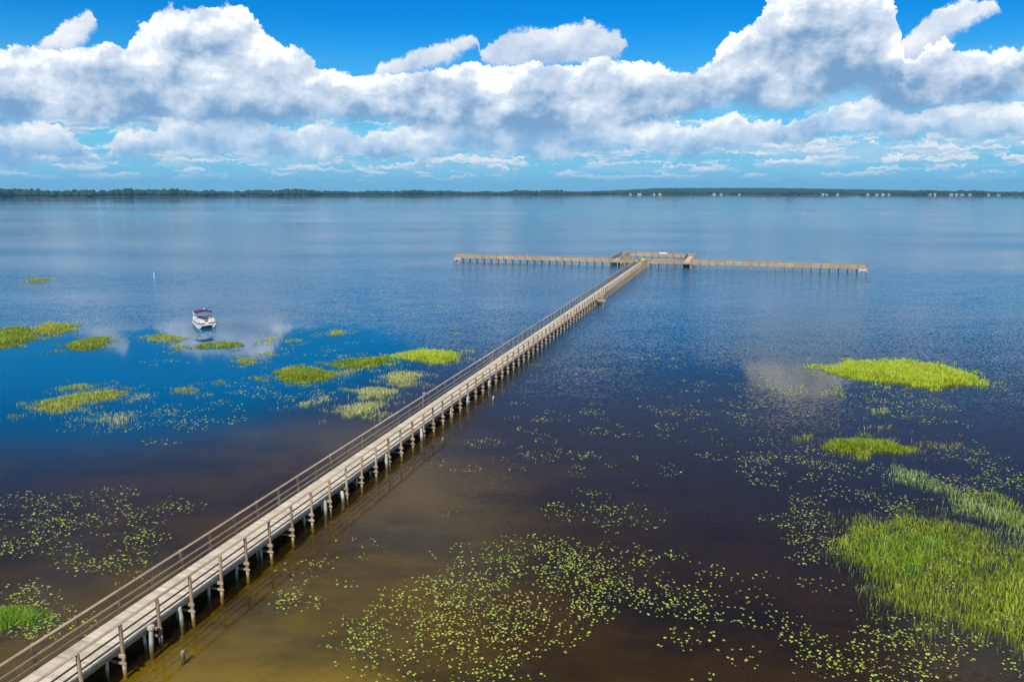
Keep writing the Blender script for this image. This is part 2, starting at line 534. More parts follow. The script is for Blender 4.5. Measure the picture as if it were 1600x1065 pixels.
def make_water():
    m, t, out = mat_new('lake_water')
    geo = t.node('ShaderNodeNewGeometry')
    P = geo.outputs['Position']
    x, y, z = t.xyz(P)
    flat = t.cxyz(x, y, 0.0)
    # calm and ruffled patches; the weed beds shelter the water round them
    wind = t.noise(t.vm('MULTIPLY', flat, (0.0045, 0.016, 1.0)), 1.0, 4, 0.55)[0]
    wind2 = t.noise(t.vm('MULTIPLY', flat, (0.0016, 0.010, 1.0)), 1.0, 3, 0.5)[0]
    ruff = t.step(t.m('ADD', t.m('MULTIPLY', wind, 0.5), t.m('MULTIPLY', wind2, 0.5)), 0.40, 0.60)

    def shelter(cx, cy, r0, r1):
        dd = t.vm('LENGTH', t.vm('MULTIPLY', t.vm('SUBTRACT', flat, (cx, cy, 0.0)), (1.0, 1.0, 0.0)))
        dd = t.m('ADD', dd, t.m('MULTIPLY', t.m('SUBTRACT', wind, 0.5), 30.0))
        return t.step(dd, r0, r1)
    ruff = t.m('ADD', t.m('MULTIPLY', ruff, 0.75), 0.25)
    for cx, cy, r0, r1 in ((-42, 88, 16, 46), (-30, 62, 12, 36), (30, 80, 3, 21), (-36, 98, 8, 30)):
        ruff = t.m('MULTIPLY', ruff, t.m('MAXIMUM', shelter(cx, cy, r0, r1), 0.13))
    lanes = t.noise(t.vm('MULTIPLY', flat, (0.0011, 0.0085, 1.0)), 1.0, 4, 0.6)[0]
    far = t.m('MULTIPLY', t.step(lanes, 0.40, 0.62), 0.55)
    ruff = t.m('MULTIPLY', ruff, t.step(y, 160.0, 700.0, 1.0, t.m('ADD', far, 0.05)))
    ruff = t.m('MULTIPLY', ruff, t.step(y, 40.0, 140.0, 0.36, 1.0))
    n1 = t.noise(t.vm('MULTIPLY', flat, (1.0, 1.7, 1.0)), 3.4, 3, 0.6)[1]
    n2 = t.noise(t.vm('MULTIPLY', flat, (0.5, 1.3, 1.0)), 0.28, 2, 0.5)[1]
    s1 = t.vm('SCALE', t.vm('SUBTRACT', n1, (0.5, 0.5, 0.5)), scale=t.m('MULTIPLY', ruff, 0.85))
    s2 = t.vm('SCALE', t.vm('SUBTRACT', n2, (0.5, 0.5, 0.5)), scale=t.m('MULTIPLY', ruff, 0.10))
    sx, sy, _ = t.xyz(t.vm('ADD', s1, s2))
    N = t.vm('NORMALIZE', t.cxyz(sx, sy, 1.0))
    fr = t.node('ShaderNodeFresnel')
    fr.inputs['IOR'].default_value = 1.333
    t.l.new(N, fr.inputs['Normal'])
    gl = t.node('ShaderNodeBsdfGlossy')
    gl.inputs['Roughness'].default_value = 0.04
    t.l.new(N, gl.inputs['Normal'])
    tr = t.node('ShaderNodeBsdfTransparent')
    tr.inputs['Color'].default_value = (0.97, 0.97, 0.97, 1)
    mx = t.node('ShaderNodeMixShader')
    # open lake's blue body colour, strengthened to stand in for reflected sky
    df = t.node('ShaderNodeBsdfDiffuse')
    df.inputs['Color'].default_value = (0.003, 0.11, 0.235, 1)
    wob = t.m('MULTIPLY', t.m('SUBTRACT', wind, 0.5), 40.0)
    sky_blue = t.step(t.m('ADD', y, wob), 50.0, 150.0, 0.0, 0.92)
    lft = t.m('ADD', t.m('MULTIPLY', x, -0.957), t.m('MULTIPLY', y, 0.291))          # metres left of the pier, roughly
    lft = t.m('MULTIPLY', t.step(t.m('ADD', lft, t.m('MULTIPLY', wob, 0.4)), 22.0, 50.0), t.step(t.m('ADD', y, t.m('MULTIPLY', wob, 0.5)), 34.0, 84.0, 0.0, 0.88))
    sky_blue = t.m('MAXIMUM', sky_blue, lft)
    # tea-brown suspended matter inshore, sky-reflection blue painted in farther out and left
    t.l.new(t.mix(t.step(sky_blue, 0.0, 0.6), (0.085, 0.055, 0.015), (0.003, 0.098, 0.205)), df.inputs['Color'])
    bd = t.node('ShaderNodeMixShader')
    t.l.new(t.m('MAXIMUM', sky_blue, t.step(y, 30.0, 70.0, 0.06, 0.36)), bd.inputs[0])
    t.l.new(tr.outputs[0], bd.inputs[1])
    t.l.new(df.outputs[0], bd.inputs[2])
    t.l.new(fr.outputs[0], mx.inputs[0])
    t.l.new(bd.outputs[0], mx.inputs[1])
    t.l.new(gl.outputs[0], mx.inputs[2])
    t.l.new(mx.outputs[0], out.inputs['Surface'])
    va = t.node('ShaderNodeVolumeAbsorption')           # tea-coloured lake water
    va.inputs['Color'].default_value = (0.67, 0.625, 0.05, 1)
    va.inputs["Density"].default_value = 2.3
    t.l.new(va.outputs[0], out.inputs['Volume'])
    return m


def make_bed():
    m, t, out = mat_new('lake_bed')
    geo = t.node('ShaderNodeNewGeometry')
    P = geo.outputs['Position']
    n = t.noise(t.vm('MULTIPLY', P, (0.09, 0.16, 0.0)), 1.0, 5, 0.6)[0]
    f = t.noise(t.vm('MULTIPLY', P, (1.0, 1.0, 0.0)), 1.2, 5, 0.65)[0]
    sand = t.mix(f, (0.40, 0.29, 0.03), (0.64, 0.48, 0.05))
    muck = t.mix(f, (0.10, 0.082, 0.02), (0.24, 0.18, 0.04))
    col = t.mix(t.step(t.m('ADD', n, t.m('MULTIPLY', t.m('SUBTRACT', f, 0.5), 0.2)), 0.38, 0.66), sand, muck)
    principled(t, out, col, 0.95, 0.0)
    return m


def make_leaf(name, cols, rough=0.45, trans=0.25, spec=0.4):
    """cols: list of base colours picked at random for each leaf or blade"""
    m, t, out = mat_new(name)
    geo = t.node('ShaderNodeNewGeometry')
    oi = t.node('ShaderNodeObjectInfo')
    r = t.m('FRACT', t.m('ADD', geo.outputs['Random Per Island'], t.m('MULTIPLY', oi.outputs['Random'], 7.31)))
    pn = t.noise(geo.outputs['Position'], 0.5, 3, 0.6)[0]
    r2 = t.m('ADD', t.m('MULTIPLY', r, 0.6), t.m('MULTIPLY', t.step(pn, 0.3, 0.7), 0.4))
    rp = t.node('ShaderNodeValToRGB')
    el = rp.color_ramp.elements
    while len(el) < len(cols):
        el.new(0.5)
    for i, c in enumerate(cols):
        el[i].position = i / max(1, len(cols) - 1)
        el[i].color = (*c, 1)
    t.l.new(r2, rp.inputs[0])
    b = t.node('ShaderNodeBsdfPrincipled')
    t.l.new(rp.outputs[0], b.inputs['Base Color'])
    b.inputs['Roughness'].default_value = rough
    b.inputs['Specular IOR Level'].default_value = spec
    tl = t.node('ShaderNodeBsdfTranslucent')
    t.l.new(rp.outputs[0], tl.inputs['Color'])
    mx = t.node('ShaderNodeMixShader')
    mx.inputs[0].default_value = trans
    t.l.new(b.outputs[0], mx.inputs[1])
    t.l.new(tl.outputs[0], mx.inputs[2])
    t.l.new(mx.outputs[0], out.inputs['Surface'])
    return m


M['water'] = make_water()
M['bed'] = make_bed()
M['pad'] = make_leaf('lily_pad', [(0.10, 0.20, 0.02), (0.24, 0.36, 0.03), (0.36, 0.44, 0.05), (0.46, 0.50, 0.09), (0.34, 0.20, 0.07)], 0.4, 0.1, 0.5)
M['lime'] = make_leaf('lime_grass', [(0.26, 0.38, 0.02), (0.46, 0.58, 0.03), (0.62, 0.62, 0.07)])
M['olive'] = make_leaf('olive_grass', [(0.09, 0.16, 0.010), (0.24, 0.33, 0.015), (0.44, 0.46, 0.04)])
M['golden'] = make_leaf('golden_grass', [(0.22, 0.28, 0.02), (0.38, 0.42, 0.04), (0.52, 0.50, 0.11)])
M['pale'] = make_leaf('pale_grass', [(0.30, 0.36, 0.08), (0.50, 0.52, 0.18), (0.62, 0.60, 0.30)])
M['sage'] = make_leaf('sage_grass', [(0.16, 0.28, 0.06), (0.30, 0.44, 0.14), (0.46, 0.54, 0.22)])
M['lush'] = make_leaf('lush_grass', [(0.08, 0.20, 0.012), (0.18, 0.36, 0.02), (0.34, 0.48, 0.04)])
M['marsh'] = make_leaf('marsh_grass', [(0.08, 0.14, 0.010), (0.25, 0.34, 0.015), (0.46, 0.48, 0.04)])
M['dry'] = make_leaf('dry_sedge', [(0.20, 0.15, 0.06), (0.30, 0.24, 0.10), (0.26, 0.28, 0.08)])

# ------------------------------------------------------------------ lake: water body and bed
WX, WY0, WY1 = 7000.0, -400.0, 7000.0
mb = MB()
mb.box((0, (WY0 + WY1) / 2, -4.0), (2 * WX, WY1 - WY0, 8.0))
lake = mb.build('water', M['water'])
lake['kind'] = 'structure'


def depth_at(x, y):
    d = 0.52 + 0.004 * np.maximum(0, y - 26) + 0.022 * np.maximum(0, y - 62) + 0.021 * np.maximum(0, x + 11)
    d += 0.016 * np.maximum(0, -18 - x)
    d += 0.09 * np.sin(x * 0.21 + 1.3 * np.sin(y * 0.09)) + 0.07 * np.sin(y * 0.17 + x * 0.07 + 2.0) + 0.03 * np.sin(x * 0.9 + y * 0.6)
    d -= 0.22 * np.exp(-((x + 5.5) ** 2 / 14 + (y - 28.0) ** 2 / 3.0))
    return np.clip(d, 0.22, 4.6)


gx = np.concatenate([[-6900, -1500, -400], np.arange(-120, 141, 1.5), [400, 1500, 6900]])
gy = np.concatenate([[-390, -60], np.arange(0, 221, 1.5), [400, 1500, 6900]])
XX, YY = np.meshgrid(gx, gy)
ZZ = -depth_at(XX, YY)
ZZ[(np.abs(XX) > 150) | (YY > 225)] = -4.6
nv, nu = XX.shape
idx = np.arange(nv * nu).reshape(nv, nu)
fq = np.stack([idx[:-1, :-1], idx[:-1, 1:], idx[1:, 1:], idx[1:, :-1]], -1).reshape(-1, 4)
bed = link('lake_bed', arr_mesh('lake_bed', np.stack([XX, YY, ZZ], -1).reshape(-1, 3), fq), M['bed'])
bed.data.polygons.foreach_set('use_smooth', [True] * len(bed.data.polygons))
bed['kind'] = 'structure'


# ------------------------------------------------------------------ the T-shaped pier
AZ = R(16.9)
U = Vector((math.sin(AZ), math.cos(AZ), 0))           # along the main walkway, away from the camera
Wd = Vector((math.cos(AZ), -math.sin(AZ), 0))         # to the right of it
ORG = Vector((-2.70, 78.26, 0))
DECK, TOP = 1.0, 2.05
HALF = 1.13
BAY = 2.13
pier = empty('pier', ORG, -AZ)                        # local +Y runs along the main walkway, +X to the right
tag(pier, 'long weathered wooden pier with railings ending in a T and a square loop', 'pier')
T_END = 129.3                                         # front edge of the cross arms, measured along the walkway
ARM_L, ARM_R = -53.9, 54.8
LOOP_L, LOOP_R, LOOP_D = -9.0, 12.3, 21.3
WID = 2.3

parts = {}                                            # kind -> list of (matrix, mesh, material)


def put(kind, mesh, mat, loc, rz=0.0, ry=0.0, rx=0.0):
    parts.setdefault(kind, []).append((Matrix.Translation(loc) @ Matrix.Rotation(rz, 4, 'Z') @ Matrix.Rotation(ry, 4, 'Y') @ Matrix.Rotation(rx, 4, 'X'), mesh, mat))


def board(name, dx, dy, dz, ch=0.008):
    """a board with slightly eased long edges, centred, long side along y"""
    mb = MB()
    x, z = dx / 2, dz / 2
    prof = [(-x + ch, -z), (x - ch, -z), (x, -z + ch), (x, z - ch), (x - ch, z), (-x + ch, z), (-x, z - ch), (-x, -z + ch)]
    n = len(prof)
    vs = [(a, -dy / 2, b) for a, b in prof] + [(a, dy / 2, b) for a, b in prof]
    fs = [(k, (k + 1) % n, n + (k + 1) % n, n + k) for k in range(n)] + [tuple(reversed(range(n))), tuple(range(n, 2 * n))]
    return mb.add(vs, fs).mesh(name)


def pile_mesh(name, z0, z1, r, seed):
    rr = random.Random(seed)
    mb = MB()
    n, k = 8, 5
    pts, rad = [], []
    for i in range(k):
        f = i / (k - 1)
        pts.append((rr.uniform(-.012, .012), rr.uniform(-.012, .012), z0 + (z1 - z0) * f))
        rad.append(r * (1.08 - 0.16 * f) * rr.uniform(0.94, 1.06))
    return mb.tube(pts, rad, n).mesh(name, False)


arm_posts = [pile_mesh('post', -4.4, TOP, 0.125, i + 10) for i in range(3)]
post_meshes = [pile_mesh('post', -4.4, TOP, 0.085, i) for i in range(4)]
cap_m = board('top_rail', 0.16, 2 * BAY - 0.012, 0.04)
mid_m = board('middle_rail', 0.04, 2 * BAY - 0.012, 0.09)
low_m = board('lower_rail', 0.04, 2 * BAY - 0.012, 0.09)
str_m = board('stringer', 0.05, 2 * BAY - 0.012, 0.20)
plank_ms = [board('plank', 0.138, 2 * HALF - 0.20 + d, 0.038, 0.005) for d in (0.0, 0.03, -0.02)]
beam_m = board('cross_beam', 0.07, 2 * HALF + 0.42, 0.16)
brace_m = board('lower_brace', 0.06, 2 * HALF + 0.46, 0.11)


def walkway(a, b, rail_l=((0, 1),), rail_r=((0, 1),), thick=1.0):
    """walkway from local point a to b; rails on the left and right sides over the given spans (metres from a)"""
    a, b = Vector((*a, 0)), Vector((*b, 0))
    d = (b - a)
    L = d.length
    d.normalize()
    side = Vector((d.y, -d.x, 0))
    rz = math.atan2(-d.x, d.y)
    n = max(1, round(L / BAY))
    st = L / n
    for i in range(n + 1):
        p = a + d * (i * st)
        for sgn, spans in ((-1, rail_l), (1, rail_r)):
            q = p + side * (sgn * (HALF - 0.0))
            railed = any(s0 - 0.3 <= i * st <= s1 + 0.3 for s0, s1 in spans)
            zoff = 0.0 if railed else -(TOP - DECK) - 0.08
            put('post', random.choice(post_meshes if thick == 1.0 else arm_posts), M['post'], (q.x, q.y, zoff + random.uniform(-0.02, 0.05)), random.uniform(0, 6.28),
                random.uniform(-.024, .024), random.uniform(-.02, .02))
        off = d * 0.12
        put('cross_beam', beam_m, M['beam'], (p.x - off.x, p.y - off.y, DECK - 0.33 + random.uniform(-.01, .01)), rz + math.pi / 2)
        put('lower_brace', brace_m, M['beam'], (p.x - off.x, p.y - off.y, 0.30 + random.uniform(-.03, .03)), rz + math.pi / 2, random.uniform(-.02, .02))
    # long boards, two bays each
    k = max(1, round(L / (2 * BAY)))
    ln = L / k
    sy = ln / (2 * BAY)
    for i in range(k):
        cpos = (i + 0.5) * ln
        p = a + d * cpos
        S = Matrix.Diagonal((1, sy, 1, 1))
        for sgn, spans in ((-1, rail_l), (1, rail_r)):
            q = p + side * (sgn * (HALF - 0.14))
            for nm, me, z, o2, mt in (('stringer', str_m, DECK - 0.145, 0.02, 'beam'),):
                r = p + side * (sgn * (HALF - 0.15))
                parts.setdefault(nm, []).append((Matrix.Translation((r.x, r.y, z)) @ Matrix.Rotation(rz, 4, 'Z') @ S, me, M[mt]))
            if any(s0 - 0.1 <= cpos <= s1 + 0.1 for s0, s1 in spans):
                for nm, me, z, o2 in (('top_rail', cap_m, TOP + 0.03, 0.05), ('middle_rail', mid_m, DECK + 0.60, 0.115), ('lower_rail', low_m, DECK + 0.24, 0.115)):
                    r = p + side * (sgn * (HALF - o2))
                    parts.setdefault(nm, []).append((Matrix.Translation((r.x, r.y, z + random.uniform(-.006, .006))) @ Matrix.Rotation(rz + random.uniform(-.002, .002), 4, 'Z') @ S @ Matrix.Diagonal((1, 1, 1.0 if nm == 'top_rail' else thick, 1)), me, M['rail']))
        # inner stringer under the boards
        parts.setdefault('stringer', []).append((Matrix.Translation((p.x, p.y, DECK - 0.145)) @ Matrix.Rotation(rz, 4, 'Z') @ S, str_m, M['beam']))
    m = int(L / 0.145)
    for i in range(m):
        p = a + d * ((i + 0.5) * L / m)
        put('plank', random.choice(plank_ms), M['plank'], (p.x + random.uniform(-.01, .01), p.y, DECK - 0.02 + random.uniform(-.003, .004)),
            rz + math.pi / 2 + random.uniform(-.006, .006))


hw = WID / 2
Y0 = T_END + hw + 0.1                                 # centre line of the arms
walkway((0, -66.0), (0, T_END - 0.1), ((0, 400),), ((0, 400),))
armL = (ARM_L, Y0), (LOOP_L - 0.2, Y0)
walkway(*armL, ((0, 400),), ((0, 400),), 2.0)
walkway((LOOP_R + 0.2, Y0), (ARM_R, Y0), ((0, 400),), ((0, 400),), 2.0)
# the square loop behind the junction
walkway((LOOP_L, Y0), (LOOP_R, Y0), ((2.4, 18.9),), ((0, 7.4), (10.4, 400)), 2.0)
walkway((LOOP_L + hw, Y0 + hw + .1), (LOOP_L + hw, Y0 + LOOP_D - hw - .1), ((0, 400),), ((0, 400),), 2.0)
walkway((LOOP_R - hw, Y0 + hw + .1), (LOOP_R - hw, Y0 + LOOP_D - hw - .1), ((0, 400),), ((0, 400),), 2.0)
walkway((LOOP_L, Y0 + LOOP_D), (LOOP_R, Y0 + LOOP_D), ((0, 400),), ((2.4, 18.9),), 2.0)
# end rails with crossed braces below the arm ends
for ex, sg in ((ARM_L, -1), (ARM_R, 1)):
    for nm, me, z in (('top_rail', cap_m, TOP + 0.07), ('middle_rail', mid_m, DECK + 0.60), ('lower_rail', low_m, DECK + 0.24)):
        parts.setdefault(nm, []).append((Matrix.Translation((ex + sg * 0.02, Y0, z)) @ Matrix.Diagonal((1, 0.53, 1, 1)), me, M['rail']))
    mb = MB()
    mb.bar((ex - sg * 0.1, Y0 - hw - .12, 0.85), (ex - sg * 2.2, Y0 - hw - .12, 0.25), 0.05, 0.14)
    mb.bar((ex - sg * 0.1, Y0 - hw - .18, 0.25), (ex - sg * 2.2, Y0 - hw - .18, 0.85), 0.05, 0.14)
    mb.bar((ex + sg * 0.12, Y0 - hw, 0.25), (ex + sg * 0.12, Y0 + hw, 0.85), 0.05, 0.14)
    me = mb.mesh('cross_brace')
    parts.setdefault('cross_brace', []).append((Matrix.Identity(4), me, M['pale_board']))

# small landing on the right side of the walkway
pl = on_water(933, 477)
rel = pl - ORG
lt = rel.dot(U)
for k, (lx, ly) in enumerate(((HALF + 1.35, lt - 0.9), (HALF + 1.35, lt + 0.9))):
    put('post', post_meshes[k], M['post'], (lx, ly, 0.0))
for ly in (lt - 0.9, lt + 0.9):
    put('middle_rail', board('middle_rail', 0.04, 1.35, 0.14), M['rail'], (HALF + 0.72, ly, DECK + 0.6), math.pi / 2)
    put('top_rail', board('top_rail', 0.16, 1.45, 0.04), M['rail'], (HALF + 0.72, ly, TOP - 0.1), math.pi / 2)
put('middle_rail', board('middle_rail', 0.04, 1.8, 0.14), M['rail'], (HALF + 1.25, lt, DECK + 0.6))
put('top_rail', board('top_rail', 0.16, 1.95, 0.04), M['rail'], (HALF + 1.33, lt, TOP - 0.05))
put('stringer', board('stringer', 0.05, 1.9, 0.3), M['pale_board'], (HALF + 1.47, lt, DECK - 0.2))
for i in range(9):
    put('plank', board('plank', 0.14, 1.80, 0.038), M['plank'], (HALF + 0.18 + i * 0.146, lt, DECK - 0.02))
# pale panel on the rail of the loop's far side
put('rail_panel', board('rail_panel', 2.3, 0.05, 0.42), M['pale_board'], (3.0, Y0 + LOOP_D - hw - 0.10, DECK + 0.82))

inv = Vector((0, 0, CAM_H))
pm = Matrix.Translation(ORG) @ Matrix.Rotation(-AZ, 4, 'Z')
LIMIT = {'post': 298, 'plank': 298, 'cross_beam': 298, 'lower_brace': 298}


def shows(mt):
    """distance to the camera, pieces left of or below the frame last"""
    w = pm @ mt.translation
    dep = w.y * PC + (CAM_H - w.z) * PS
    px = CX + FPX * w.x / max(dep, .1)
    py = CY + FPX * ((CAM_H - w.z) * PC - w.y * PS) / max(dep, .1)
    return dep + (0 if (-20 < px < 1620 and py < 1085) else 5000)


for kind, lst in parts.items():
    lst.sort(key=lambda e: shows(e[0]))
    lim = LIMIT.get(kind, 298)
    for mt, me, ma in lst[:lim]:
        if not me.materials:
            me.materials.append(ma)
        o = bpy.data.objects.new(kind, me)
        C.objects.link(o)
        o.parent = pier
        o.matrix_local = mt
    rest = lst[lim:]
    if rest:
        VV, FF, n = [], [], 0
        cache = {}
        for mt, me, ma in rest:
            if me.name not in cache:
                cache[me.name] = (np.array([v.co[:] for v in me.vertices]), [tuple(p.vertices) for p in me.polygons])
            vv, ff = cache[me.name]
            A = np.array(mt)
            VV.append(vv @ A[:3, :3].T + A[:3, 3])
            FF += [tuple(i + n for i in f) for f in ff]
            n += len(vv)
        me2 = bpy.data.meshes.new(kind)
        me2.from_pydata(np.concatenate(VV).tolist(), [], FF)
        o = link(kind, me2, rest[0][2], pier)
        o['kind'] = 'stuff'

# ------------------------------------------------------------------ old piling stumps beside the pier
stumps = [(168, 1056, .80, .07, 0), (228, 1012, .85, .07, 0), (237, 1014, 1.05, .10, 1), (280, 970, .80, .08, 0), (284, 974, .85, .11, 0), (327, 936, .75, .075, 0),
          (370, 905, .80, .075, 0), (403, 873, .65, .07, 0), (409, 874, .75, .07, 0), (444, 829, .30, .09, 0), (476, 822, .70, .07, 0),
          (504, 799, .70, .08, 0), (509, 802, .85, .11, 0), (532, 780, .75, .08, 0), (536, 782, .65, .12, 0), (557, 761, .60, .07, 0), (579, 745, .35, .08, 0),
          (604, 729, .95, .12, 0), (659, 687, .95, .13, 0), (704, 651, .80, .10, 0), (730, 632, .75, .10, 0), (764, 606, .75, .11, 0), (770, 626, .45, .09, 0), (691, 688, .22, .10, 0), (285, 1023, .20, .09, 0)]
ORD = ['first', 'second', 'third', 'fourth', 'fifth', 'sixth', 'seventh', 'eighth', 'ninth', 'tenth', 'eleventh', 'twelfth', 'thirteenth',
       'fourteenth', 'fifteenth', 'sixteenth', 'seventeenth', 'eighteenth', 'nineteenth', 'twentieth', 'twenty-first', 'twenty-second', 'twenty-third']
order = 0
for i, (px, py, hh, r, capd) in enumerate(stumps):
    p = on_water(px, py)
    root = empty('piling_stump', p)
    mb = MB()
    rr = random.Random(i)
    lean = rr.uniform(-.07, .07)
    mb.tube([(0, 0, -3.9), (0, 0, 0), (lean * .4, 0, hh * .5), (lean, rr.uniform(-.03, .03), hh)], [r * 1.05, r, r * .95, r * .85], 9)
    mb.build('shaft', M['stump'], root)
    mb = MB()
    mb.tube([(lean, 0, hh - .02), (lean * 1.02, 0, hh + (.10 if capd else .03))], [r * (1.7 if capd else .8), r * (1.5 if capd else .5)], 7)
    mb.build('top', M['stump'], root)
    if px == 770:
        lab = 'short pale stump standing alone in open water right of the pier'
    elif px == 691:
        lab = 'tiny white stump top barely above the brown water right of the pier'
    elif px == 285:
        lab = 'tiny stump top in the olive shallows near the bottom left corner'
    else:
        lab = 'pale old piling stump under the right edge of the pier, %s from the bottom' % ORD[order]
        order += 1
    tag(root, lab, 'piling', 'old piling stumps along the pier')

# ------------------------------------------------------------------ lamp pole on the left railing, marker pole
p = on_water(706, 640)
lp = on_water(706, 639, DECK)
lp = ORG + U * (lp - ORG).dot(U) - Wd * (HALF + .12)
root = empty('lamp_pole', lp)
MB().tube([(0, 0, -3.5), (0, 0, 1.2), (0, 0, 2.25)], [.05, .035, .03], 8).build('pole', M['galv'], root)
MB().box((.12, .02, 2.25), (.26, .14, .09), 0.2, .8).build('lamp_head', M['galv'], root)
tag(root, 'thin grey lamp pole standing at the left railing halfway along the pier', 'lamp')
p = on_water(241, 436)
root = empty('marker_pole', p)
MB().tube([(0, 0, -4), (0.02, 0, 1.5)], .07, 8).build('pole', M['white'], root)
MB().tube([(0.02, 0, 1.5), (0.021, 0, 1.62)], [.075, .03], 8).build('cap', M['white'], root)
tag(root, 'slim white marker pole standing alone in the open water behind the boat', 'pole')

# ------------------------------------------------------------------ things at the junction
def heap(name, w, d, h, mat, loc, rz, label, cat, seed):
    rr = np.random.default_rng(seed)
    bm = bmesh.new()
    bmesh.ops.create_icosphere(bm, subdivisions=3, radius=1.0)
    for v in bm.verts:
        k = 1 + 0.16 * math.sin(v.co.x * 5 + seed) * math.cos(v.co.y * 6) + rr.uniform(-.05, .05)
        v.co = Vector((v.co.x * w / 2 * k, v.co.y * d / 2 * k, max(0.0, (v.co.z * .5 + .35)) * h * k))
    me = bpy.data.meshes.new(name)
    bm.to_mesh(me)
    bm.free()
    o = link(name, me, mat)
    o.location = loc
    o.rotation_euler = (0, 0, rz)
    return tag(o, label, cat)


jp = ORG + U * (T_END + 0.75) + Wd * 0.1
heap('yellow_cover', 1.7, 1.0, 1.0, M['yellow'], (jp.x, jp.y, DECK), -AZ, 'bright yellow heap of cloth lying where the walkway meets the cross arm', 'cover', 3)
jp2 = ORG + U * (T_END + 0.4) - Wd * 1.75
root = empty('white_box', (jp2.x, jp2.y, DECK), -AZ)
MB().box((0, 0, .24), (.60, .40, .46), 0, .94).build('box_body', M['white'], root)
MB().box((0, 0, .51), (.63, .43, .08), 0, .97).build('lid', M['white'], root)
tag(root, 'small white box on the deck left of the yellow heap', 'box')


# ------------------------------------------------------------------ marsh grass islands
def poly_world(pts):
    return np.array([on_water(*p)[:2] for p in pts])


def in_poly(P, x, y):
    inside = np.zeros(len(x), bool)
    n = len(P)
    for i in range(n):
        x0, y0 = P[i]
        x1, y1 = P[(i + 1) % n]
        c = ((y0 > y) != (y1 > y)) & (x < (x1 - x0) * (y - y0) / (y1 - y0 + 1e-12) + x0)
        inside ^= c
    return inside


def edge_dist(P, x, y):
    best = np.full(len(x), 1e9)
    n = len(P)
    for i in range(n):
        a, b = P[i], P[(i + 1) % n]
        d = b - a
        L2 = max(1e-9, d @ d)
        t_ = np.clip(((x - a[0]) * d[0] + (y - a[1]) * d[1]) / L2, 0, 1)
        best = np.minimum(best, np.hypot(x - a[0] - t_ * d[0], y - a[1] - t_ * d[1]))
    return best


def area(P):
    x, y = P[:, 0], P[:, 1]
    return 0.5 * abs(np.dot(x, np.roll(y, -1)) - np.dot(y, np.roll(x, -1)))


def sample(P, n, ragged):
    """points in a polygon whose edge is frayed and whose density is clumpy"""
    lo, hi = P.min(0) - ragged, P.max(0) + ragged
    out = np.zeros((0, 2))
    ph = rng.uniform(0, 6.28, 6)
    for _ in range(60):
        q = rng.uniform(lo, hi, (n * 3, 2))
        wx = q[:, 0] + ragged * (np.sin(q[:, 1] * 1.3 + ph[0]) + 0.6 * np.sin(q[:, 0] * 2.1 + q[:, 1] * 2.9 + ph[1]))
        wy = q[:, 1] + ragged * (np.sin(q[:, 0] * 1.1 + ph[2]) + 0.6 * np.sin(q[:, 0] * 2.7 - q[:, 1] * 1.9 + ph[3]))
        ins = in_poly(P, wx, wy)
        ed = edge_dist(P, wx, wy)
        cl = 0.55 + 0.45 * np.sin(q[:, 0] * 1.7 + 1.5 * np.sin(q[:, 1] * 1.2 + ph[4])) * np.sin(q[:, 1] * 2.0 + ph[5])
        keep = np.where(ins, np.minimum(1, 0.35 + ed / (ragged + .3)), np.exp(-ed / (0.35 * ragged + .05)) * 0.35) * (0.15 + 0.85 * cl)
        out = np.concatenate([out, q[rng.random(len(q)) < keep]])
        if len(out) >= n:
            break
    return out[:n]


def blades(pts, h, wid, lean, ed, sub=0.25):
    n = len(pts)
    a = rng.uniform(0, 2 * math.pi, n)
    hh = h * rng.uniform(0.45, 1.2, n) * (0.35 + 0.65 * np.minimum(1, ed / 0.9))
    la = rng.uniform(0, 2 * math.pi, n)
    ll = lean * hh * rng.uniform(0.1, 1.0, n)
    w = wid * rng.uniform(0.7, 1.3, n)
    bx, by = pts[:, 0], pts[:, 1]
    cx, cy = np.cos(a) * w / 2, np.sin(a) * w / 2
    lx, ly = np.cos(la) * ll, np.sin(la) * ll
    V = np.zeros((n, 5, 3))
    V[:, 0] = np.stack([bx - cx, by - cy, np.full(n, -sub)], -1)
    V[:, 1] = np.stack([bx + cx, by + cy, np.full(n, -sub)], -1)
    V[:, 2] = np.stack([bx - cx * .8 + lx * .35, by - cy * .8 + ly * .35, hh * .6], -1)
    V[:, 3] = np.stack([bx + cx * .8 + lx * .35, by + cy * .8 + ly * .35, hh * .6], -1)
    V[:, 4] = np.stack([bx + lx, by + ly, hh], -1)
    base = (np.arange(n) * 5)[:, None, None]
    F = np.array([[0, 1, 3], [0, 3, 2], [2, 3, 4]])[None] + base
    return V.reshape(-1, 3), F.reshape(-1, 3)


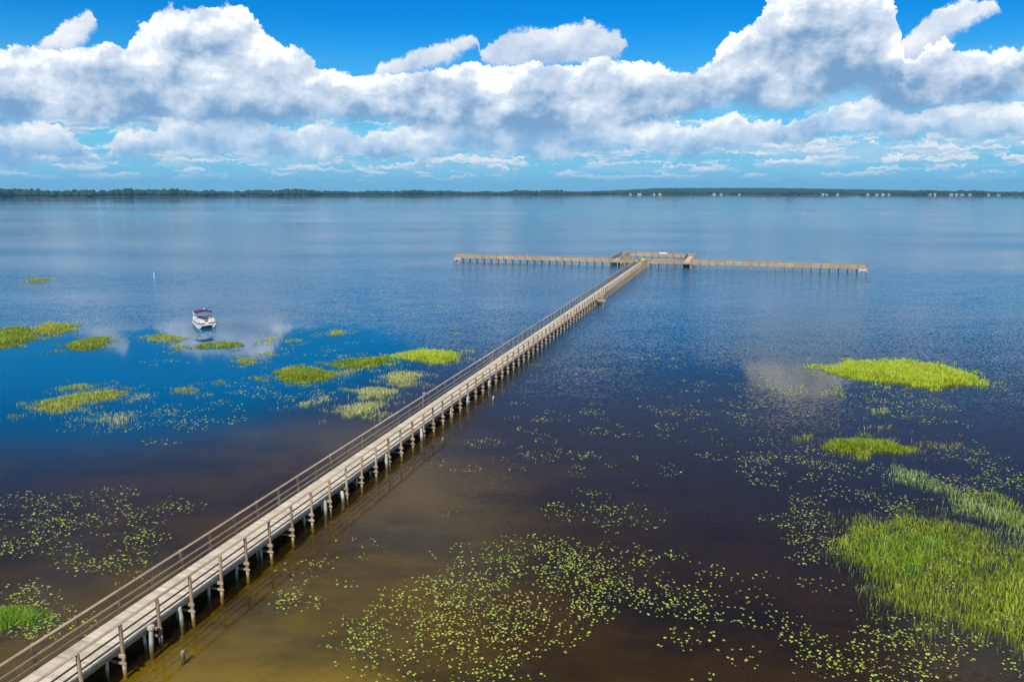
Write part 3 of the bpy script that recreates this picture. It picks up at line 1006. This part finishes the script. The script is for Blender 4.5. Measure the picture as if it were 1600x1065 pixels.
# (outline in the photograph, blade height, blades per square metre, blade width, material, ragged edge, label)
ISL = [
    ([(1283, 577), (1310, 570), (1350, 566), (1420, 566), (1480, 575), (1520, 588), (1536, 597), (1500, 602), (1440, 603), (1400, 598), (1350, 591), (1310, 584)],
     1.15, 130, .05, 'lime', .5, 'large bright lime green reed island on the right side of the lake'),
    ([(1285, 697), (1300, 688), (1350, 686), (1395, 691), (1415, 700), (1430, 706), (1390, 707), (1340, 705), (1300, 705)],
     .85, 170, .04, 'olive', .2, 'smaller bright green grass island below the large lime reed island'),
    ([(1325, 667), (1395, 666), (1396, 670), (1325, 671)], .8, 5, .05, 'pale', .1, 'thin row of pale bare reeds between the two right hand grass islands'),
    ([(1385, 730), (1430, 736), (1470, 746), (1500, 768), (1540, 786), (1600, 800), (1640, 815), (1640, 870), (1600, 848), (1560, 830), (1510, 803), (1470, 777), (1420, 750), (1385, 743)],
     .42, 48, .035, 'sage', .5, 'pale sage green band of grass running to the right edge above the big marsh'),
    ([(1300, 836), (1345, 812), (1420, 800), (1470, 812), (1520, 822), (1600, 858), (1680, 890), (1680, 1022), (1580, 1006), (1500, 992), (1430, 972), (1375, 935), (1335, 885), (1305, 855)],
     .34, 85, .03, 'marsh', .7, 'big olive green marsh of grass filling the lower right corner'),
    ([(1325, 845), (1400, 830), (1480, 840), (1500, 880), (1420, 905), (1360, 885)], .5, 45, .03, 'lush', .6, 'brighter green grass stand in the upper left of the big marsh'),
    ([(1480, 760), (1560, 770), (1610, 800), (1610, 830), (1540, 800)], .5, 40, .035, 'olive', .5, 'yellow green grass behind the pale sage band at the right edge'),
    ([(1530, 905), (1620, 890), (1640, 970), (1560, 965)], .55, 50, .03, 'lime', .5, 'bright lime patch inside the big marsh at the right edge'),
    ([(1450, 690), (1500, 690), (1512, 700), (1455, 700)], .5, 30, .04, 'dry', .3, 'brownish dry sedge patch right of the smaller bright green island'),
    ([(1230, 602), (1262, 600), (1262, 613), (1230, 613)], .7, 10, .04, 'pale', .2, 'sparse pale reeds in the bright reflection left of the lime island'),
    ([(1290, 608), (1320, 604), (1322, 622), (1300, 625)], .8, 14, .04, 'olive', .2, 'sparse green reeds at the lower left tip of the lime island'),
    ([(1350, 638), (1385, 636), (1390, 645), (1355, 646)], .4, 20, .05, 'pale', .2, 'little pale tuft among lily pads below the lime island'),
    ([(-30, 538), (0, 516), (35, 512), (55, 518), (52, 531), (20, 541), (-30, 545)], 1.2, 90, .06, 'olive', .3, 'yellow green reed bed cut off by the left edge of the picture'),
    ([(52, 514), (75, 507), (112, 508), (116, 514), (90, 522), (60, 524)], 1.3, 70, .06, 'golden', .3, 'taller greyish reed bed just right of the one at the left edge'),
    ([(97, 541), (120, 534), (140, 529), (172, 526), (172, 536), (150, 546), (115, 548)], .9, 80, .05, 'olive', .3, 'low olive grass bed between the left edge reeds and the boat'),
    ([(215, 527), (250, 523), (292, 526), (290, 534), (240, 534)], .7, 50, .05, 'golden', .3, 'flat golden grass bed just left of the boat'),
    ([(265, 541), (288, 538), (290, 546), (270, 547)], .6, 45, .05, 'golden', .25, 'tiny golden tuft below and left of the boat'),
    ([(300, 540), (330, 536), (380, 536), (378, 542), (340, 544), (305, 544)], .8, 85, .05, 'olive', .25, 'olive grass bed directly below the boat'),
    ([(368, 563), (385, 558), (405, 561), (400, 569), (375, 569)], .6, 70, .05, 'golden', .25, 'golden tuft in the white cloud reflection below the boat'),
    ([(410, 530), (432, 522), (437, 530), (418, 540)], .6, 35, .05, 'pale', .3, 'pale tuft at the right border of the white cloud reflection'),
    ([(398, 552), (432, 549), (433, 555), (405, 557)], .5, 40, .05, 'golden', .25, 'narrow golden strip of grass right of the cloud reflection'),
    ([(45, 637), (70, 625), (120, 616), (180, 610), (205, 612), (190, 621), (140, 631), (100, 642), (70, 649)], .75, 75, .045, 'golden', .35, 'long golden green grass bed at far left in the dark blue water'),
    ([(93, 606), (130, 600), (148, 603), (140, 609), (100, 610)], .7, 70, .045, 'golden', .25, 'small yellow grass bed just above the long golden one'),
    ([(150, 609), (205, 604), (208, 609), (160, 615)], .6, 28, .045, 'dry', .3, 'thin brownish grass strip above the right end of the long golden bed'),
    ([(137, 652), (180, 642), (215, 647), (220, 659), (180, 666), (145, 662)], .55, 24, .045, 'pale', .4, 'sparse pale grass patch below the long golden bed'),
    ([(190, 621), (240, 614), (246, 619), (200, 629)], .5, 26, .045, 'pale', .3, 'sparse grey green grass trailing right from the long golden bed'),
    ([(270, 608), (300, 604), (317, 609), (300, 615), (275, 614)], .55, 60, .045, 'golden', .25, 'small oval grass tuft alone in the blue water below the boat'),
    ([(327, 597), (345, 593), (357, 597), (345, 601)], .5, 60, .045, 'golden', .2, 'smallest grass tuft at the lower rim of the cloud reflection'),
    ([(428, 583), (450, 577), (490, 575), (512, 582), (518, 591), (500, 597), (460, 596), (435, 590)], .95, 190, .05, 'olive', .35, 'dense dark olive oval grass island left of the pier'),
    ([(515, 583), (550, 577), (560, 584), (525, 593)], .5, 26, .045, 'pale', .35, 'sparse pale grass trailing from the dense oval island'),
    ([(516, 567), (550, 562), (600, 559), (612, 564), (590, 572), (555, 575), (525, 572)], .9, 160, .05, 'olive', .35, 'middle olive grass island between the oval one and the yellow one'),
    ([(612, 555), (640, 550), (690, 548), (720, 553), (712, 562), (680, 567), (640, 563)], .9, 120, .05, 'lime', .2, 'light yellow green grass island nearest the left side of the pier'),
    ([(597, 585), (625, 580), (658, 583), (655, 593), (640, 604), (615, 601)], .65, 75, .045, 'pale', .3, 'pale grass bed below the light yellow green island'),
    ([(552, 608), (590, 605), (625, 612), (600, 623), (570, 623)], .65, 75, .045, 'pale', .3, 'pale straw grass bed in the middle of the chain beside the pier'),
    ([(525, 641), (550, 631), (590, 627), (605, 634), (580, 646), (535, 651)], .65, 70, .045, 'pale', .35, 'lowest pale straw grass bed of the chain beside the pier'),
    ([(460, 630), (490, 624), (520, 615), (515, 624), (485, 635), (462, 636)], .55, 40, .045, 'pale', .3, 'ragged pale grass strip left of the lowest straw bed'),
    ([(507, 522), (525, 516), (541, 516), (538, 522), (515, 525)], .6, 60, .05, 'golden', .3, 'lone tan grass tuft above the olive islands'),
    ([(37, 438), (60, 434), (78, 435), (70, 440), (40, 441)], .8, 16, .07, 'golden', .5, 'faint far grass bed near the left edge of the lake'),
    ([(440, 533), (470, 529), (475, 533), (445, 536)], .5, 40, .05, 'golden', .3, 'thin tan strip of grass right of the cloud reflection border'),
    ([(709, 521), (717, 519), (718, 523), (710, 524)], .6, 40, .05, 'golden', .2, 'tiny tan tuft in open water near the middle of the pier'),
    ([(-40, 972), (0, 953), (35, 947), (72, 952), (80, 963), (50, 972), (0, 979), (-40, 985)], .5, 420, .02, 'lush', .1, 'lush bright green grass clump at the bottom left corner'),
    ([(402, 1073), (432, 1068), (442, 1082), (400, 1086)], .4, 90, .02, 'lush', .15, 'green grass tips at the bottom edge right of the pier'),
]
for pts, h, dens, wid, mt, ragged, lab in ISL:
    P = poly_world(pts)
    n = int(min(22000, max(25, area(P) * dens)))
    q = sample(P, n, ragged)
    ed_ = np.where(in_poly(P, q[:, 0], q[:, 1]), edge_dist(P, q[:, 0], q[:, 1]), 0.0)
    far_ = P[:, 1].mean() > 55
    hs_ = h * (.55 if far_ else .8)
    v, f = blades(q, hs_, wid, 1.25, ed_)
    o = link('grass_island', arr_mesh('grass_island', v, f), M[mt])
    tag(o, lab, 'marsh grass')
    if dens <= 50:
        o['kind'] = 'stuff'                                            # scattered stems nobody could count
    q2 = sample(P, int(n * (.4 if far_ else .22)), ragged + (1.6 if far_ else .6))
    v, f = blades(q2, hs_ * .9, wid, 1.4, np.full(len(q2), .15))
    o2 = link('sparse_stems', arr_mesh('sparse_stems', v, f), M[mt], o)       # thin growth round the stand
    o2['kind'] = 'stuff'

# ------------------------------------------------------------------ lily pads
PADS = [
    ([(512, 1000), (540, 960), (600, 930), (700, 860), (800, 840), (900, 845), (960, 900), (960, 960), (900, 1000), (820, 1075), (590, 1075), (640, 1035), (520, 1020)], 1750),
    ([(820, 840), (1000, 850), (1100, 880), (1180, 930), (1150, 985), (1000, 960), (900, 920)], 430),
    ([(850, 800), (960, 780), (1060, 790), (1050, 830), (900, 835)], 130),
    ([(1200, 800), (1300, 790), (1330, 860), (1280, 880), (1200, 850)], 240),
    ([(1250, 1010), (1330, 955), (1420, 970), (1600, 1010), (1620, 1075), (1270, 1075)], 430),
    ([(1150, 700), (1290, 700), (1400, 740), (1480, 790), (1380, 805), (1250, 800), (1170, 750)], 520),
    ([(1320, 600), (1430, 605), (1500, 650), (1510, 668), (1430, 660), (1330, 640), (1290, 612)], 420),
    ([(1430, 690), (1540, 690), (1600, 740), (1620, 790), (1500, 750)], 330),
    ([(1310, 832), (1420, 810), (1600, 870), (1600, 1000), (1440, 965), (1350, 880)], 330),
    ([(870, 640), (1000, 640), (1150, 610), (1160, 720), (1050, 740), (870, 720), (740, 690)], 260),
    ([(1000, 570), (1200, 560), (1290, 585), (1200, 640), (1050, 650)], 190),
    ([(1150, 590), (1290, 570), (1310, 600), (1200, 620)], 110),
    ([(-20, 780), (100, 770), (200, 785), (330, 785), (310, 815), (200, 850), (100, 885), (-20, 870)], 640),
    ([(125, 872), (180, 866), (215, 880), (205, 905), (150, 900)], 110),
    ([(180, 832), (262, 832), (262, 846), (185, 846)], 45),
    ([(15, 925), (80, 910), (105, 950), (98, 985), (40, 992), (5, 975)], 230),
    ([(405, 905), (470, 865), (560, 835), (620, 860), (560, 905), (480, 945), (410, 925)], 110),
    ([(230, 630), (330, 620), (400, 640), (400, 660), (300, 672), (230, 660)], 230),
    ([(370, 600), (480, 595), (515, 618), (430, 628), (370, 615)], 220),
    ([(400, 490), (700, 470), (700, 512), (430, 535)], 420),
    ([(100, 640), (300, 630), (420, 650), (250, 700), (60, 690)], 120),
    ([(430, 535), (600, 530), (730, 575), (700, 600), (450, 565)], 190),
    ([(200, 545), (300, 545), (330, 580), (200, 575)], 60),
    ([(760, 570), (1000, 545), (1290, 560), (1290, 650), (1000, 660), (780, 650)], 320),
    ([(700, 690), (900, 640), (1200, 650), (1250, 790), (900, 800), (640, 800)], 330),
    ([(1000, 960), (1200, 880), (1320, 900), (1300, 1060), (1050, 1060)], 170),
    ([(1380, 740), (1480, 760), (1600, 860), (1600, 830), (1500, 740)], 220),
]
pads = []
for pts, n in PADS:
    P = poly_world(pts)
    n = int(n * 1.35)
    k = max(3, n // 11)
    ctr = sample(P, k, 0.4)
    sz = rng.lognormal(0, .7, k)
    sz /= sz.sum()
    near = P[:, 1].mean()
    for c, w in zip(ctr, sz):
        m_ = max(1, int(round(w * n)))
        rad = 0.16 * math.sqrt(m_) + 0.12
        a = rng.uniform(0, 6.28, m_)
        rr = rad * np.sqrt(rng.random(m_)) * 1.25
        for i in range(m_):
            pads.append((c[0] + math.cos(a[i]) * rr[i] * 1.2, c[1] + math.sin(a[i]) * rr[i], rng.uniform(.028, .070) * rng.choice([.8, 1.0, 1.0, 1.25]) * (1.0 if near < 60 else 1.25)))
# no pad grows through another or through the pier deck
keep, cell = [], {}
for x_, y_, r_ in pads:
    rel = Vector((x_, y_, 0)) - ORG
    if abs(rel.dot(Wd)) < 1.5:
        continue
    key = (int(x_ // .3), int(y_ // .3))
    if any((x_ - a) ** 2 + (y_ - b) ** 2 < (0.8 * (r_ + c)) ** 2 for i in (-1, 0, 1) for j in (-1, 0, 1) for a, b, c in cell.get((key[0] + i, key[1] + j), ())):
        continue
    cell.setdefault(key, []).append((x_, y_, r_))
    keep.append((x_, y_, r_))
pads = sorted(keep, key=lambda e: e[1])


def pad_shape(seed):
    rr = random.Random(seed)
    n = 9
    vs = [(0, 0, 0.012)]
    cup = rr.uniform(-.02, .22)
    for k in range(n + 1):
        ang = R(20) + (2 * math.pi - R(40)) * k / n
        rad = 1.0 + rr.uniform(-.07, .07)
        vs.append((math.cos(ang) * rad, math.sin(ang) * rad * .92, 0.012 + cup * abs(math.sin(ang * 1.5)) + rr.uniform(0, .06)))
    return np.array(vs), [(0, k, k + 1) for k in range(1, n + 1)]


shapes = [pad_shape(i) for i in range(6)]
pad_me = []
for v, f in shapes:
    me = arr_mesh('lily_pad', v, f)
    me.materials.append(M['pad'])
    pad_me.append(me)


def in_view(x_, y_):
    dep = y_ * PC + CAM_H * PS
    px, py = CX + FPX * x_ / dep, CY + FPX * (CAM_H * PC - y_ * PS) / dep
    return 5 < px < 1595 and py < 1058


single = [p for p in pads if in_view(p[0], p[1])][:295]
sset = set(single)
for x_, y_, r_ in single:
    o = bpy.data.objects.new('lily_pad', random.choice(pad_me))
    C.objects.link(o)
    o.location = (x_, y_, 0.004)
    o.scale = (r_, r_, r_)
    o.rotation_euler = (random.uniform(-.12, .12), random.uniform(-.12, .12), random.uniform(0, 6.28))
    if x_ < -14:
        tag(o, 'small yellow green lily pad near the lush grass clump left of the pier', 'lily pad', 'lily pads left of the pier')
    elif x_ > 8:
        tag(o, 'small yellow green lily pad in the drift below the big olive marsh', 'lily pad', 'lily pads below the marsh')
    else:
        tag(o, 'small yellow green lily pad in the wide drift at the bottom centre', 'lily pad', 'lily pads at the bottom centre')
VV, FF, n = [], [], 0
for x_, y_, r_ in pads:
    if (x_, y_, r_) in sset:
        continue
    v, f = random.choice(shapes)
    a = random.uniform(0, 6.28)
    tx, ty = random.uniform(-.14, .14), random.uniform(-.14, .14)
    w = np.stack([v[:, 0] * math.cos(a) - v[:, 1] * math.sin(a), v[:, 0] * math.sin(a) + v[:, 1] * math.cos(a), v[:, 2]], -1) * r_
    w[:, 2] += w[:, 0] * tx + w[:, 1] * ty + r_ * 0.12
    w[:, :2] += (x_, y_)
    VV.append(w)
    FF += [tuple(i + n for i in t_) for t_ in f]
    n += len(v)
o = link('lily_pads', arr_mesh('lily_pads', np.concatenate(VV), FF), M['pad'])
o['kind'] = 'stuff'
o['label'] = 'scattered lily pads covering the water in loose drifts'
o['category'] = 'lily pads'

# ------------------------------------------------------------------ far shore
def shore_r(az):
    """distance of the far shoreline by azimuth in degrees"""
    f = min(1, max(0, (az + 34) / 68))
    return 2250 + 900 * f ** 0.8 + 40 * math.sin(az * 0.9) + 22 * math.sin(az * 2.7 + 1)


M['foliage'] = make_leaf('far_foliage', [(0.014, 0.034, 0.020), (0.025, 0.055, 0.028), (0.04, 0.070, 0.032)], .8, .1, .1)
M['bank'] = plain('marsh_bank', (0.16, 0.17, 0.06), .9, .1, .3)
M['hill'] = plain('far_hill', (0.03, 0.055, 0.03), .9, .0, .3)
azs = np.arange(-75, 75.01, .5)
v, f = [], []
for i, a in enumerate(azs):
    r0 = shore_r(a)
    sn, cs = math.sin(R(a)), math.cos(R(a))
    for r_, z_ in ((r0 - 6, -.5), (r0 + 4, .5), (r0 + 60, 1.6), (6900, 3.0)):
        v.append((sn * r_, cs * r_, z_))
    if i:
        b = (i - 1) * 4
        for k in range(3):
            f.append((b + k, b + 4 + k, b + 5 + k, b + 1 + k))
o = link('far_shore', arr_mesh('far_shore', v, f), M['bank'])
o['kind'] = 'structure'
# woods: thousands of crowns in one mass
bm = bmesh.new()
bmesh.ops.create_icosphere(bm, subdivisions=2, radius=1.0)
crowns = []
for k in range(5):
    rr = np.random.default_rng(k)
    vv = np.array([x.co[:] for x in bm.verts])
    vv *= (1 + rr.uniform(-.24, .24, len(vv)))[:, None]
    crowns.append(vv)
cf = np.array([[x.index for x in p.verts] for p in bm.faces])
bm.free()
VV, FF, n = [], [], 0
a = -62.0
while a < 62:
    r0 = shore_r(a)
    for row in range(4):
        hgt = random.uniform(6.5, 13) + max(0.0, min(6.0, (-a - 5) * .25)) + row * 1.0 + 2.5 * math.sin(a * .7) + 1.5 * math.sin(a * 2.3)
        wd_ = random.uniform(5, 11)
        aa = a + random.uniform(-.12, .12)
        r_ = r0 + 16 + row * 14 + random.uniform(-5, 5)
        w = crowns[random.randrange(5)] * (wd_, wd_, hgt * .55) + (math.sin(R(aa)) * r_, math.cos(R(aa)) * r_, hgt * .5)
        VV.append(w)
        FF.append(cf + n)
        n += len(w)
    a += math.degrees(10.5 / r0)
woods = link('far_woods', arr_mesh('far_woods', np.concatenate(VV), np.concatenate(FF)), M['foliage'])
woods['kind'] = 'stuff'
woods['label'] = 'dark unbroken line of woods along the far shore'
woods['category'] = 'woods'
# low wooded rise behind the right hand shore
v, f = [], []
for i, a in enumerate(np.arange(2, 40, .25)):
    hz = 26 * min(1, max(0, (a - 4) / 7)) * min(1, max(0, (36 - a) / 17)) + 1.0 * math.sin(a * 5)
    for r_, z_ in ((4300, 0), (4600, hz), (5200, hz * .9), (5600, 0)):
        v.append((math.sin(R(a)) * r_, math.cos(R(a)) * r_, 2 + z_))
    if i:
        b = (i - 1) * 4
        for k in range(3):
            f.append((b + k, b + 4 + k, b + 5 + k, b + 1 + k))
o = link('hill', arr_mesh('hill', v, f), M['hill'])
o['kind'] = 'structure'

# houses on the far shore
M['roof'] = plain('house_roof', (0.30, 0.29, 0.28), .8, .2, .2)
M['house'] = plain('house_wall', (0.62, 0.61, 0.58), .7, .2, .05)
M['glass'] = plain('house_window', (0.03, 0.04, 0.05), .1, .5, .05)
hx = [985, 999, 1022, 1031, 1116, 1127, 1156, 1286, 1292, 1309, 1356, 1370, 1380, 1389, 1428, 1453, 1461, 1487, 1495, 1503, 1509, 1516, 1545, 1561]
HORD = ORD + ['twenty-fourth']
for i, px in enumerate(hx):
    az_, _ = sky_dir(px, 302)
    r_ = shore_r(az_) + 5
    rr = random.Random(px)
    w_, d_, h_ = rr.uniform(6, 11), rr.uniform(5, 7), rr.uniform(2.2, 3.2)
    if px in (999, 1453, 1503, 1516):
        w_ *= 1.4
    root = empty('shore_house', (math.sin(R(az_)) * r_, math.cos(R(az_)) * r_, .5), -R(az_) + rr.uniform(-.3, .3))
    MB().box((0, 0, h_ / 2), (w_, d_, h_)).build('wall', M['house'], root)
    mb = MB()
    mb.add([(-w_ / 2 - .5, -d_ / 2 - .5, h_ + .02), (w_ / 2 + .5, -d_ / 2 - .5, h_ + .02), (w_ / 2 + .5, d_ / 2 + .5, h_ + .02), (-w_ / 2 - .5, d_ / 2 + .5, h_ + .02),
            (-w_ / 2 - .5, 0, h_ + 2.2), (w_ / 2 + .5, 0, h_ + 2.2)], [(0, 1, 5, 4), (2, 3, 4, 5), (0, 4, 3), (1, 2, 5), (3, 2, 1, 0)])
    mb.build('roof', M['roof'], root)
    for k in (-1, 0, 1):
        MB().box((k * w_ * .3, -d_ / 2 - .03, h_ * .5), (w_ * .13, .08, 1.4)).build('window', M['glass'], root)
    tag(root, 'tiny white house on the far shore, %s of the row counted from the left' % HORD[i], 'house', 'houses along the far shore')
for px, top, base, lab in ((37, 281, 300, 'thin radio mast above the woods at the far left'), (500, 289, 300, 'faint short mast above the woods left of centre')):
    az_, e_ = sky_dir(px, top)
    r_ = shore_r(az_) + 120
    hm = CAM_H + r_ * math.tan(R(e_))
    root = empty('radio_mast', (math.sin(R(az_)) * r_, math.cos(R(az_)) * r_, 1.0))
    mb = MB()
    for k in range(3):
        mb.tube([(1.1 * math.cos(k * 2.09), 1.1 * math.sin(k * 2.09), 0), (.5 * math.cos(k * 2.09), .5 * math.sin(k * 2.09), hm - 1)], .16, 5)
    mb.build('lattice', M['galv'], root)
    MB().tube([(0, 0, hm - 1), (0, 0, hm + 2)], .2, 5).build('antenna', M['galv'], root)
    tag(root, lab, 'mast')

# ------------------------------------------------------------------ pontoon boat
bow = on_water(313, 514)
hd = Vector((0.55, -0.83, 0)).normalized()            # bow points towards the camera and to the right
BL, BW = 4.5, 2.45
ctr = bow - hd * (BL / 2) + Vector((-hd.y, hd.x, 0)) * (BW / 2 - .2)
boat = empty('pontoon_boat', ctr, math.atan2(hd.y, hd.x))     # local +x is the bow, +y its left side
tag(boat, 'white pontoon boat with a maroon canopy floating among the grass beds', 'boat')
for sg in (-1, 1):
    y_ = sg * (BW / 2 - .3)
    MB().tube([(-BL / 2, y_, .12), (BL / 2 - .7, y_, .12), (BL / 2 - .25, y_, .2), (BL / 2, y_, .34)], [.30, .30, .22, .05], 14).build('pontoon', M['alu'], boat, True)
MB().box((0, 0, .52), (BL - .15, BW, .08)).build('deck', M['cream'], boat)
mb = MB()
for c_, d_ in (((0, BW / 2 + .02, .52), (BL - .12, .05, .12)), ((0, -BW / 2 - .02, .52), (BL - .12, .05, .12)), ((BL / 2 - .06, 0, .52), (.05, BW + .04, .12)), ((-BL / 2 + .06, 0, .52), (.05, BW + .04, .12))):
    mb.box(c_, d_)
mb.build('deck_edge', M['white'], boat)
FX0, FX1 = -BL / 2 + .35, BL / 2 - .45
for nm, zc, hz, mt, th in (('fence_panel', .98, .46, 'white', .05), ('stripe', .69, .14, 'maroon', .056)):
    for sg in (-1, 1):
        MB().box(((FX0 + FX1) / 2, sg * (BW / 2 - .06), zc), (FX1 - FX0, th, hz)).build(nm, M[mt], boat)
    for sg in (-1, 1):
        MB().box((FX1, sg * .62, zc), (th, BW / 2 - .44 - .06, hz)).build(nm, M[mt], boat)
    MB().box((FX0, 0, zc), (th, BW - .18, hz)).build(nm, M[mt], boat)
mb = MB()
zr = 1.23
loop = [(FX0, -BW / 2 + .06, zr), (FX1, -BW / 2 + .06, zr), (FX1, BW / 2 - .06, zr), (FX0, BW / 2 - .06, zr)]
for k in range(4):
    mb.tube([loop[k], loop[(k + 1) % 4]], .025, 6)
mb.build('hand_rail', M['alu'], boat)
for x_, y_, w_, d_ in ((FX1 - .45, -.62, .6, .6), (FX1 - .45, .62, .6, .6), (FX0 + .4, -.5, .6, .9)):
    st = MB().box((x_, y_, .75), (w_, d_, .38), 0, .95).build('seat', M['cream'], boat)
    MB().box((x_ + (.0), y_ + (-.26 if y_ < 0 else .26), 1.1), (w_, .14, .40), 0, .9).build('backrest', M['cream'], st)
cs_ = MB().box((-.1, -.55, .95), (.5, .65, .75), 0, .85).build('console', M['white'], boat)
MB().box((.10, -.55, 1.42), (.03, .55, .26)).build('windscreen', M['glass'], cs_)
MB().tube([(-.42, -.55, 1.25), (-.36, -.55, 1.33)], [.17, .17], 10).build('steering_wheel', M['dark'], cs_)
# canopy: curved cloth on a bent tube frame
v, f = [], []
nx_, ny_ = 9, 9
for i in range(nx_):
    for j in range(ny_):
        fx, fy = i / (nx_ - 1) * 2 - 1, j / (ny_ - 1) * 2 - 1
        v.append((-.35 + fx * 1.15, fy * (BW / 2 - .02), 2.38 - .20 * fy ** 2 - .08 * fx ** 2))
for i in range(nx_ - 1):
    for j in range(ny_ - 1):
        k = i * ny_ + j
        f.append((k, k + ny_, k + ny_ + 1, k + 1))
can = link('canopy', arr_mesh('canopy', v, f), M['maroon'], boat)
sm = can.modifiers.new('thickness', 'SOLIDIFY')
sm.thickness = .05
for sg in (-1, 1):
    y_ = sg * (BW / 2 - .04)
    for x0, x1 in ((-.1, -1.45), (-.5, .75)):
        MB().tube([(x0, y_, 1.22), (x1, y_, 2.14)], .035, 6).build('canopy_pole', M['white'], boat)
MB().tube([(-.75, .3, 2.36), (-.75, .3, 2.62)], [.05, .09], 8).build('stern_light', M['white'], boat)
ob = MB().box((-BL / 2 - .12, 0, .85), (.36, .34, .55), 0, .8).build('outboard_motor', M['dark'], boat)
MB().box((-BL / 2 - .12, 0, .2), (.14, .10, .9)).build('motor_leg', M['dark'], ob)

# person seated at the bow corner
pr = empty('person', boat.matrix_basis @ Vector((FX1 - .40, .62, .94)), math.atan2(hd.y, hd.x) + .4)
tag(pr, 'person in a pale shirt and dark shorts seated at the bow of the boat', 'person')


def skin_body(name, verts, edges, rad, mat, parent, root_i=0):
    me = bpy.data.meshes.new(name)
    me.from_pydata(verts, edges, [])
    o = link(name, me, mat, parent)
    md = o.modifiers.new('skin', 'SKIN')
    for i, r_ in enumerate(rad):
        me.skin_vertices[0].data[i].radius = (r_, r_)
    me.skin_vertices[0].data[root_i].use_root = True
    ss = o.modifiers.new('smooth', 'SUBSURF')
    ss.levels = ss.render_levels = 1
    md.use_smooth_shade = True
    return o


M['skin'] = plain('skin', (0.42, 0.25, 0.17), .6, .3)
M['shirt'] = plain('pale_shirt', (0.62, 0.50, 0.36), .8, .2)
M['hair'] = plain('dark_hair', (0.025, 0.018, 0.015), .7, .2)
bv = [(0, 0, .10), (0, 0, .32), (0, 0, .52), (.01, 0, .62), (.02, 0, .74), (.03, 0, .84),
      (0, .19, .50), (.05, .24, .26), (.26, .19, .16), (.34, .17, .15), (0, -.19, .50), (.05, -.24, .26), (.26, -.19, .16), (.34, -.17, .15),
      (.02, .10, .08), (.44, .13, .09), (.46, .13, -.34), (.58, .14, -.38), (.02, -.10, .08), (.44, -.13, .09), (.46, -.13, -.34), (.58, -.14, -.38)]
be = [(0, 1), (1, 2), (2, 3), (3, 4), (4, 5), (2, 6), (6, 7), (7, 8), (8, 9), (2, 10), (10, 11), (11, 12), (12, 13), (0, 14), (14, 15), (15, 16), (16, 17), (0, 18), (18, 19), (19, 20), (20, 21)]
br = [.15, .14, .13, .055, .095, .075, .06, .045, .035, .04, .06, .045, .035, .04, .09, .07, .05, .04, .09, .07, .05, .04]
skin_body('body', bv, be, br, M['skin'], pr)
skin_body('shirt', [(0, 0, .12), (0, 0, .32), (0, 0, .51), (0, .19, .50), (.04, .235, .32), (0, -.19, .50), (.04, -.235, .32)],
          [(0, 1), (1, 2), (2, 3), (3, 4), (2, 5), (5, 6)], [.17, .16, .15, .075, .07, .075, .07], M['shirt'], pr)
skin_body('shorts', [(0, 0, .09), (.02, .10, .085), (.34, .13, .09), (.02, -.10, .085), (.34, -.13, .09)], [(0, 1), (1, 2), (0, 3), (3, 4)], [.165, .11, .095, .11, .095], M['dark'], pr)
bm = bmesh.new()
bmesh.ops.create_icosphere(bm, subdivisions=2, radius=.115)
for x_ in bm.verts:
    x_.co = Vector((x_.co.x * 1.02, x_.co.y * .92, max(x_.co.z, -.03) * 1.05))
me = bpy.data.meshes.new('hair')
bm.to_mesh(me)
bm.free()
o = link('hair', me, M['hair'], pr)
o.location = (.005, 0, .81)

# ------------------------------------------------------------------ bird gliding over the far shore
az_, e_ = sky_dir(1425, 282.5)
rb = 420
bird = empty('bird', (math.sin(R(az_)) * rb, math.cos(R(az_)) * rb, CAM_H + rb * math.tan(R(e_))), .5)
tag(bird, 'tiny dark bird gliding in the sky above the right part of the far shore', 'bird')
MB().tube([(-.3, 0, 0), (-.18, 0, .01), (0, 0, .02), (.16, 0, .02), (.26, 0, .03), (.34, 0, .02)], [.03, .07, .09, .06, .055, .015], 8).build('body', M['dark'], bird, True)
for sg in (-1, 1):
    MB().add([(.10, sg * .05, .04), (-.10, sg * .05, .04), (.12, sg * .42, .14), (-.10, sg * .42, .14), (-.06, sg * .85, .10), (-.02, sg * .85, .10),
              (.10, sg * .05, .02), (-.10, sg * .05, .02), (.12, sg * .42, .12), (-.10, sg * .42, .12), (-.06, sg * .85, .09), (-.02, sg * .85, .09)],
             [(0, 1, 3, 2), (2, 3, 4, 5), (6, 8, 9, 7), (8, 11, 10, 9), (0, 2, 8, 6), (2, 5, 11, 8), (1, 7, 9, 3), (3, 9, 10, 4), (4, 10, 11, 5), (0, 6, 7, 1)]).build('wing', M['dark'], bird)


# ------------------------------------------------------------------ haze over the lake
m, t, out = mat_new('haze')
pv = t.node('ShaderNodeVolumePrincipled')
pv.inputs['Color'].default_value = (0.25, 0.66, 1.0, 1)
pv.inputs['Density'].default_value = 0.00009
pv.inputs['Anisotropy'].default_value = 0.2
t.l.new(pv.outputs[0], out.inputs['Volume'])
hz = MB().box((0, 3250, 42), (15000, 7900, 104)).build('haze', m)
hz['kind'] = 'stuff'
hz['label'] = 'thin blue summer haze over the lake'
hz['category'] = 'haze'
